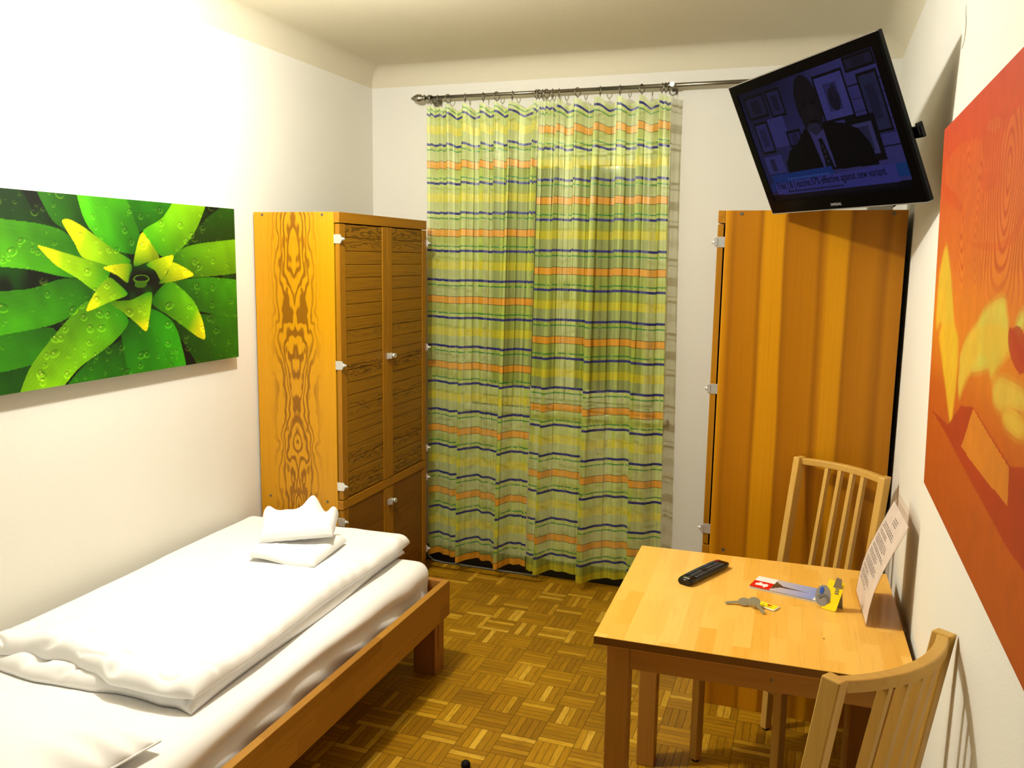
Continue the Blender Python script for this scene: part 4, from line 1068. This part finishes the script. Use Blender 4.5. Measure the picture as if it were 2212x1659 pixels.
def flame_art(Y, Z):
    z0, z1 = 1.196, 2.025; v = (Z - z0) / (z1 - z0)
    n1 = fast_noise(Y * 6, Z * 7, 21); n2 = fast_noise(Y * 17, Z * 14, 22); n3 = fast_noise(Y * 40, Z * 40, 23)
    st = [(0, (176, 78, 2)), (.16, (186, 84, 4)), (.30, (196, 90, 4)), (.45, (222, 128, 14)), (.62, (222, 122, 30)), (.80, (212, 96, 34)), (.92, (204, 76, 30)), (1, (200, 72, 40))]
    img = np.stack([np.interp(v, [a for a, _ in st], [srgb(*c)[k] for _, c in st]) for k in range(3)], -1)
    # carved-looking contour lines in the upper middle
    sw = .10 * (fast_noise(Y * 5, Z * 9, 41) - .5); e1 = np.sqrt(((Y + 2.44 + sw) / .11) ** 2 + ((Z - 1.84) / .19) ** 2); e2 = np.sqrt(((Y + 2.80 - sw) / .12) ** 2 + ((Z - 1.86) / .19) ** 2)
    e3 = np.sqrt(((Y + 2.62 + sw) / .06) ** 2 + ((Z - 1.74) / .14) ** 2) + .5
    w = np.minimum(np.minimum(e1, e2), e3) + .30 * n1 + .12 * n2
    lines = np.clip((np.abs(((w * 6.5) % 1) - .5) - .26) / .10, 0, 1)
    zone = np.clip((v - .55) / .08, 0, 1) * np.clip((.925 - v) / .03, 0, 1)
    img = img * (1 - (lines * zone * .75)[..., None]) + lin3((186, 70, 18)) * (lines * zone * .75)[..., None]
    wob_y = Y + .012 * (n2 - .5); wob_z = Z + .012 * (n1 - .5)
    for pts, c in FLAMES:
        P = np.array(pts)
        for _ in range(0 if c in ((212, 128, 30), (168, 50, 4)) else 2): P = np.stack([.75 * P + .25 * np.roll(P, -1, 0), .25 * P + .75 * np.roll(P, -1, 0)], 1).reshape(-1, 2)
        soft = c[1] > 170
        m = np.zeros(Y.shape)
        offs = ((0, 0), (.012, 0), (-.012, 0), (0, .008), (0, -.008)) if soft else ((0, 0),)
        for dy, dz in offs: m += inpoly(wob_y + dy, wob_z + dz, [tuple(q) for q in P])
        m = m / len(offs) * (.96 if soft else .9)
        cc = lin3(c) * (.9 + .25 * n1[..., None])
        if soft: cc = cc * (1 - (n2 * .35)[..., None]) + lin3((232, 150, 20)) * (n2 * .35)[..., None]
        if .55 < v[m > .4].mean() if (m > .4).any() else False:
            m = m * (.45 - .40 * lines)
        img = img * (1 - m[..., None]) + cc * m[..., None]
    return np.clip(img * .80 * (.94 + .12 * n3[..., None]), 0, 1)
rp = canvas('wall_picture', 'large red and orange abstract canvas leaning forward on the right wall', -3.42, -2.073, 1.196, 2.025, 2.629, .020, .021, -1, flame_art, M_CANVAS_EDGE_R, .0026)

# ------------------------------------------------------------------ small things on the table
def at(name, label, cat, x, y, rz): return thing(name, label, cat, (x, y, TH), rz)
# remote control: long axis local y
rm = at('remote_control', 'black television remote control lying on the beech table', 'remote control', 2.079, -1.695, math.atan2(1.600 - 1.803, 2.122 - 2.034) + PI / 2 * 0)
rl = .232; rwid = .05
ang = math.atan2(.205, .092)
rm.rotation_euler = (0, 0, ang - PI / 2)
q = bmesh.new(); pr = None; n = 16
for i in range(n + 1):
    t = i / n; y = -rl / 2 + rl * t; e_ = min(t, 1 - t) * 12; k = min(1.0, math.sqrt(max(1 - (1 - min(e_, 1)) ** 2, .05)))
    w_ = rwid / 2 * (.80 + .20 * k); h_ = .021 * (.86 + .14 * math.sin(PI * t)); 
    ring = [q.verts.new((a * w_, y, z)) for a, z in ((-.72, .0015), (.72, .0015), (.98, .008), (1, h_ * .7), (.90, h_), (-.90, h_), (-1, h_ * .7), (-.98, .008))]
    if pr:
        for m in range(8): f = q.faces.new([pr[m], pr[(m + 1) % 8], ring[(m + 1) % 8], ring[m]]); f.smooth = True
    else: q.faces.new(ring[::-1])
    pr = ring
q.faces.new(pr); bmesh.ops.recalc_face_normals(q, faces=list(q.faces))
m = MB(); m.add(q); body = m.build('body', M_REMOTE, rm)
b = MB()
for r_ in range(13):
    y = .082 - r_ * .0128
    if r_ in (6, 7):
        for x in (-.0165, .0165): b.box(x - .0045, x + .0045, y - .0032, y + .0032, .0196, .0222, .001)
        continue
    for x in (-.0155, 0, .0155): b.box(x - .0055, x + .0055, y - .0034, y + .0034, .0190, .0222 if 0 < r_ < 12 else .0216, .001)
b.build('buttons', M_BTN, rm)
MB().cyl((-.014, .099, .017), (-.014, .099, .0212), .0058, n=16).build('power_button', M_BTNRED, rm)
b = MB(); b.cyl((0, -.0015, .019), (0, -.0015, .0226), .011, n=24); b.build('direction_pad', M_BLACK, rm)
b = MB(); b.box(-.019, -.010, .030, .036, .0198, .0226, .001); b.build('blue_button', M_BTNBLUE, rm)
MB().box(-.010, .010, -rl / 2 + .012, -rl / 2 + .017, .0190, .0200).build('logo_strip', M_CHROME, rm)

# leaflet: red block, spire photograph against the sky, white end
bro = at('brochure', 'long tourist leaflet with a red corner and church spire photo on the table', 'brochure', 2.338, -1.7265, -.245)
bl_, bw_ = .222, .098
b = MB()
for k in range(3): b.box(-bl_ / 2 + .001 * k, bl_ / 2 - .001 * (2 - k), -bw_ / 2 + .0008 * k, bw_ / 2, .0005 + .0022 * k, .0022 + .0022 * k, .0003, 1)
b.build('pages', M_PAPER, bro)
U, V = np.meshgrid(np.linspace(0, 1, 240), np.linspace(0, 1, 110), indexing='ij')
c = np.ones((240, 110, 3)) * lin3((238, 234, 232))
mm = (U < .27) & (V < .58); c[mm] = lin3((214, 10, 12))
mm = (U < .27) & (V >= .58) & (V < .84); c[mm] = lin3((242, 238, 236))
mm = (U > .05) & (U < .215) & (V > .22) & (V < .40); c[mm] = lin3((250, 236, 234)); mm = (U > .08) & (U < .12) & (V > .40) & (V < .48); c[mm] = lin3((250, 236, 234)); mm = (U > .17) & (U < .195) & (V > .12) & (V < .44); c[mm] = lin3((250, 236, 234))
sky = (U >= .27) & (U < .84); k = ((U - .27) / .57)[..., None]
c = np.where(sky[..., None], lin3((196, 184, 184)) * (1 - k) + lin3((132, 152, 214)) * k, c)
sp = sky & (np.abs(V - .5) < .36 * np.clip((.40 - U) / .13, 0, 1) * (.75 + .5 * fast_noise(U * 60, V * 22, 4))); c[sp] = lin3((92, 66, 44)) * (.5 + fast_noise(U * 80, V * 60, 6)[sp][:, None])
sp = sky & (np.abs(V - .47) < .065 * np.clip((.74 - U) / .36, 0, 1)); c[sp] = lin3((70, 50, 36))
mm = (U > .86) & (U < .93) & (V > .25) & (V < .62) & (np.sin(V * 90) > -.2); c[mm] = lin3((226, 120, 120))
P = np.stack([(U - .5) * bl_, (V - .5) * bw_, 0 * U + .0072], -1)
mesh_obj('cover', grid_mesh('cover', P, col=c), M_PRINT, bro)

# small yellow tent card
tc = at('tent_card', 'small folded yellow and grey card standing on the end of the leaflet', 'card', 2.437, -1.818, .0)
Mf = Matrix.Rotation(math.radians(-36), 4, 'Z')
def card_panel(nm, mat, pts, lean, yoff, rot, par):
    b = MB(); b.prism(pts, 0, .0012)
    b.bm.verts.ensure_lookup_table()
    b.bm.transform(Matrix.Rotation(rot, 4, 'Z') @ Matrix.Translation((0, yoff, .0008)) @ Matrix.Rotation(lean, 4, 'X'))
    return b.build(nm, mat, par)
LEAN = math.radians(72); ROT = math.radians(-22)
fr = card_panel('front_panel', M_YELLOW, [(-.008, 0), (.030, .0), (.034, .004), (.045, .080), (.041, .085), (.000, .085)], LEAN, -.016, ROT, tc)
bk_ = card_panel('back_panel', M_GREYCARD, [(-.010, 0), (.040, 0), (.040, .098), (.026, .100), (.014, .062), (-.010, .050)], math.radians(104), .020, ROT, tc)
disc = [( -.009 + .022 * math.cos(t), .036 + .030 * math.sin(t)) for t in np.linspace(0, 2 * PI, 28, endpoint=False)]
card_panel('grey_disc', M_GREYCARD, disc, LEAN, -.0165, ROT, tc)
card_panel('blue_mark', M_BLUE, [(-.020, .042), (-.012, .040), (-.008, .050), (-.011, .060), (-.018, .058)], LEAN, -.018, ROT, tc)
arc = [(-.006 + .020 * math.cos(t), .020 + .022 * math.sin(t)) for t in np.linspace(.2, 2.6, 14)] + [(-.006 + .012 * math.cos(t), .014 + .020 * math.sin(t)) for t in np.linspace(2.6, .2, 14)]
card_panel('dark_arc', M_INK, arc, LEAN, -.0182, ROT, tc)
for k in range(3): card_panel('small_print', M_INK, [(.022, .050 + .006 * k), (.032, .0495 + .006 * k), (.032, .0525 + .006 * k), (.022, .053 + .006 * k)], LEAN, -.0175, ROT, tc)

# keys with yellow fob
kr = at('key_ring', 'two worn keys on a ring with a yellow fob, lying on the table', 'keys', 2.2355, -1.895, 0)
def key(loc, rot, flip, z):
    b = MB()
    head = [(.0165 * math.cos(t) * 1.05, .0165 * math.sin(t)) for t in np.linspace(0, 2 * PI, 20, endpoint=False)]
    b.prism([(x, y) for x, y in head], 0, .0022)
    blade = [(.009, -.0052), (.050, -.0052), (.055, -.001), (.052, .0040)]
    x = .050
    for k in range(5): blade += [(x, .0050), (x - .003, .0028 + .0012 * (k % 2)), (x - .006, .0050)]; x -= .0072
    b.prism(blade + [(.009, .0052)], .0002, .0020)
    b.bm.transform(Matrix.Translation((loc[0], loc[1], z)) @ Matrix.Rotation(.34, 4, 'X') @ Matrix.Rotation(rot, 4, 'Z') @ Matrix.Diagonal((1, flip, 1, 1)))
    return b.build('key', M_KEY, kr)
key((-.020, .010), PI + .30, 1, .0085)
key((.008, .000), -.98, -1, .0175)
MB().tube([(.0035 + .014 * math.cos(t), .007 + .011 * math.sin(t), .0042 + .0012 * math.sin(2 * t)) for t in np.linspace(0, 2 * PI, 24, endpoint=False)], .0009, 6, closed=True).build('ring', M_CHROME, kr)
FM = Matrix.Translation((.044, .018, .0006)) @ Matrix.Rotation(-.42, 4, 'Z')
fob = MB(); fob.box(-.030, .030, -.0185, .0185, 0, .004, .0018, 3); fob.bm.transform(FM); fo = fob.build('fob', plain('clear_fob_edge', (.72, .70, .62, 1), .25), kr)
fb_ = MB(); fb_.box(-.0265, .0265, -.0155, .0155, .0040, .0044); fb_.bm.transform(FM); fb_.build('fob_label', M_YELLOW, fo)
text_mesh('fob_text', 'I', .017, M_INK, fo, FM @ Matrix.Translation((-.016, -.004, .0046)), .0001)
ht = [(.0072 * math.sin(t) ** 3 , .0062 * (13 * math.cos(t) - 5 * math.cos(2 * t) - 2 * math.cos(3 * t) - math.cos(4 * t)) / 15) for t in np.linspace(0, 2 * PI, 28, endpoint=False)]
hb = MB(); hb.prism(ht, 0, .0003); hb.bm.transform(FM @ Matrix.Translation((.004, .004, .0046))); hb.build('fob_heart', M_RED, fo)
sq = MB(); sq.tube([(-.010 + .0022 * i, -.0085 + .0028 * math.sin(i * 1.7), .0047) for i in range(13)], .0006, 5); sq.bm.transform(FM); sq.build('fob_script', M_INK, fo)

# slanted acrylic sign holder with a printed sheet
sg = at('sign_holder', 'leaning clear acrylic stand holding a printed notice at the wall end of the table', 'sign holder', 2.5275, -1.79, .058)
SL = [(.0, .0), (.005, .05), (.014, .10), (.029, .15), (.048, .20), (.069, .25), (.094, .31)]  # x lean, z
HWd = .130
def sheet(nm, mat, off, w0, w1, z_lo, z_hi, thick, par):
    nn = 26; zs = np.linspace(z_lo, z_hi, nn); b = MB(); prv = None
    for z in zs:
        x = np.interp(z, [p[1] for p in SL], [p[0] for p in SL])
        yl = (w1 + (.006) * z / .3); yr = (w0 - .0 * z)
        ring = [b.bm.verts.new((x + off, yr, z)), b.bm.verts.new((x + off, yl, z)), b.bm.verts.new((x + off + thick, yl, z)), b.bm.verts.new((x + off + thick, yr, z))]
        if prv:
            for k in range(4): b.bm.faces.new([prv[k], prv[(k + 1) % 4], ring[(k + 1) % 4], ring[k]])
        else: b.bm.faces.new(ring[::-1])
        prv = ring
    b.bm.faces.new(prv)
    return b.build(nm, mat, par)
sheet('front_plate', M_ACRYL, 0, -HWd, HWd, .002, .318, .0018, sg)
sheet('back_plate', M_ACRYL, .0036, -HWd, HWd, .002, .300, .0018, sg)
pp = sheet('notice', M_PAPER, .0021, -HWd + .004, HWd - .004, .006, .288, .0008, sg)
MB().box(.004, .104, -HWd, HWd, .0008, .0032, .0008).build('foot', M_ACRYL, sg)
b = MB(); rr = random.Random(11)
def sx_(z): return float(np.interp(z, [p[1] for p in SL], [p[0] for p in SL]))
def tline(y0, y1, z, h=.0028):
    # words along y (text reads from +y to -y when seen from the room)
    y = y1
    while y > y0:
        w = rr.uniform(.006, .022); ya = max(y0, y - w)
        x0, x1 = sx_(z) + .0019, sx_(z + h) + .0019
        v = [b.bm.verts.new(p) for p in ((x0, ya, z), (x0, y, z), (x1, y, z + h), (x1, ya, z + h))]
        b.bm.faces.new(v); y = ya - .004
for k in range(3): tline(-.030, .030, .264 - k * .007)
z = .232
for para, (nl, wd) in enumerate(((3, .19), (2, .12), (4, .17), (2, .20), (3, .14), (4, .18), (2, .10), (3, .16), (2, .12))):
    for k in range(nl):
        tline(.105 - wd * rr.uniform(.8, 1.0), .105, z); z -= .0056
    z -= .0048
b.build('print_lines', M_INK, pp, recalc=False)

# little black stop on the floor at the bottom of the view
ds = MB().lathe([(0, .014), (.006, .016), (.016, .015), (.022, .010), (.024, .002)], (1.33, -1.82, 0), (0, 0, 1), 20).build('door_stop', M_RUBBER)
tag(ds, 'small round black stop on the parquet floor between bed and table', 'door stop')

# ------------------------------------------------------------------ world and view
wd = bpy.data.worlds.new('world'); SC.world = wd; wd.use_nodes = True
wd.node_tree.nodes['Background'].inputs[0].default_value = (.02, .02, .025, 1); wd.node_tree.nodes['Background'].inputs[1].default_value = .05
vs = SC.view_settings
vs.view_transform = 'Standard'; vs.look = 'None'; vs.gamma = 1.0; vs.use_curve_mapping = False; vs.exposure = EXPO
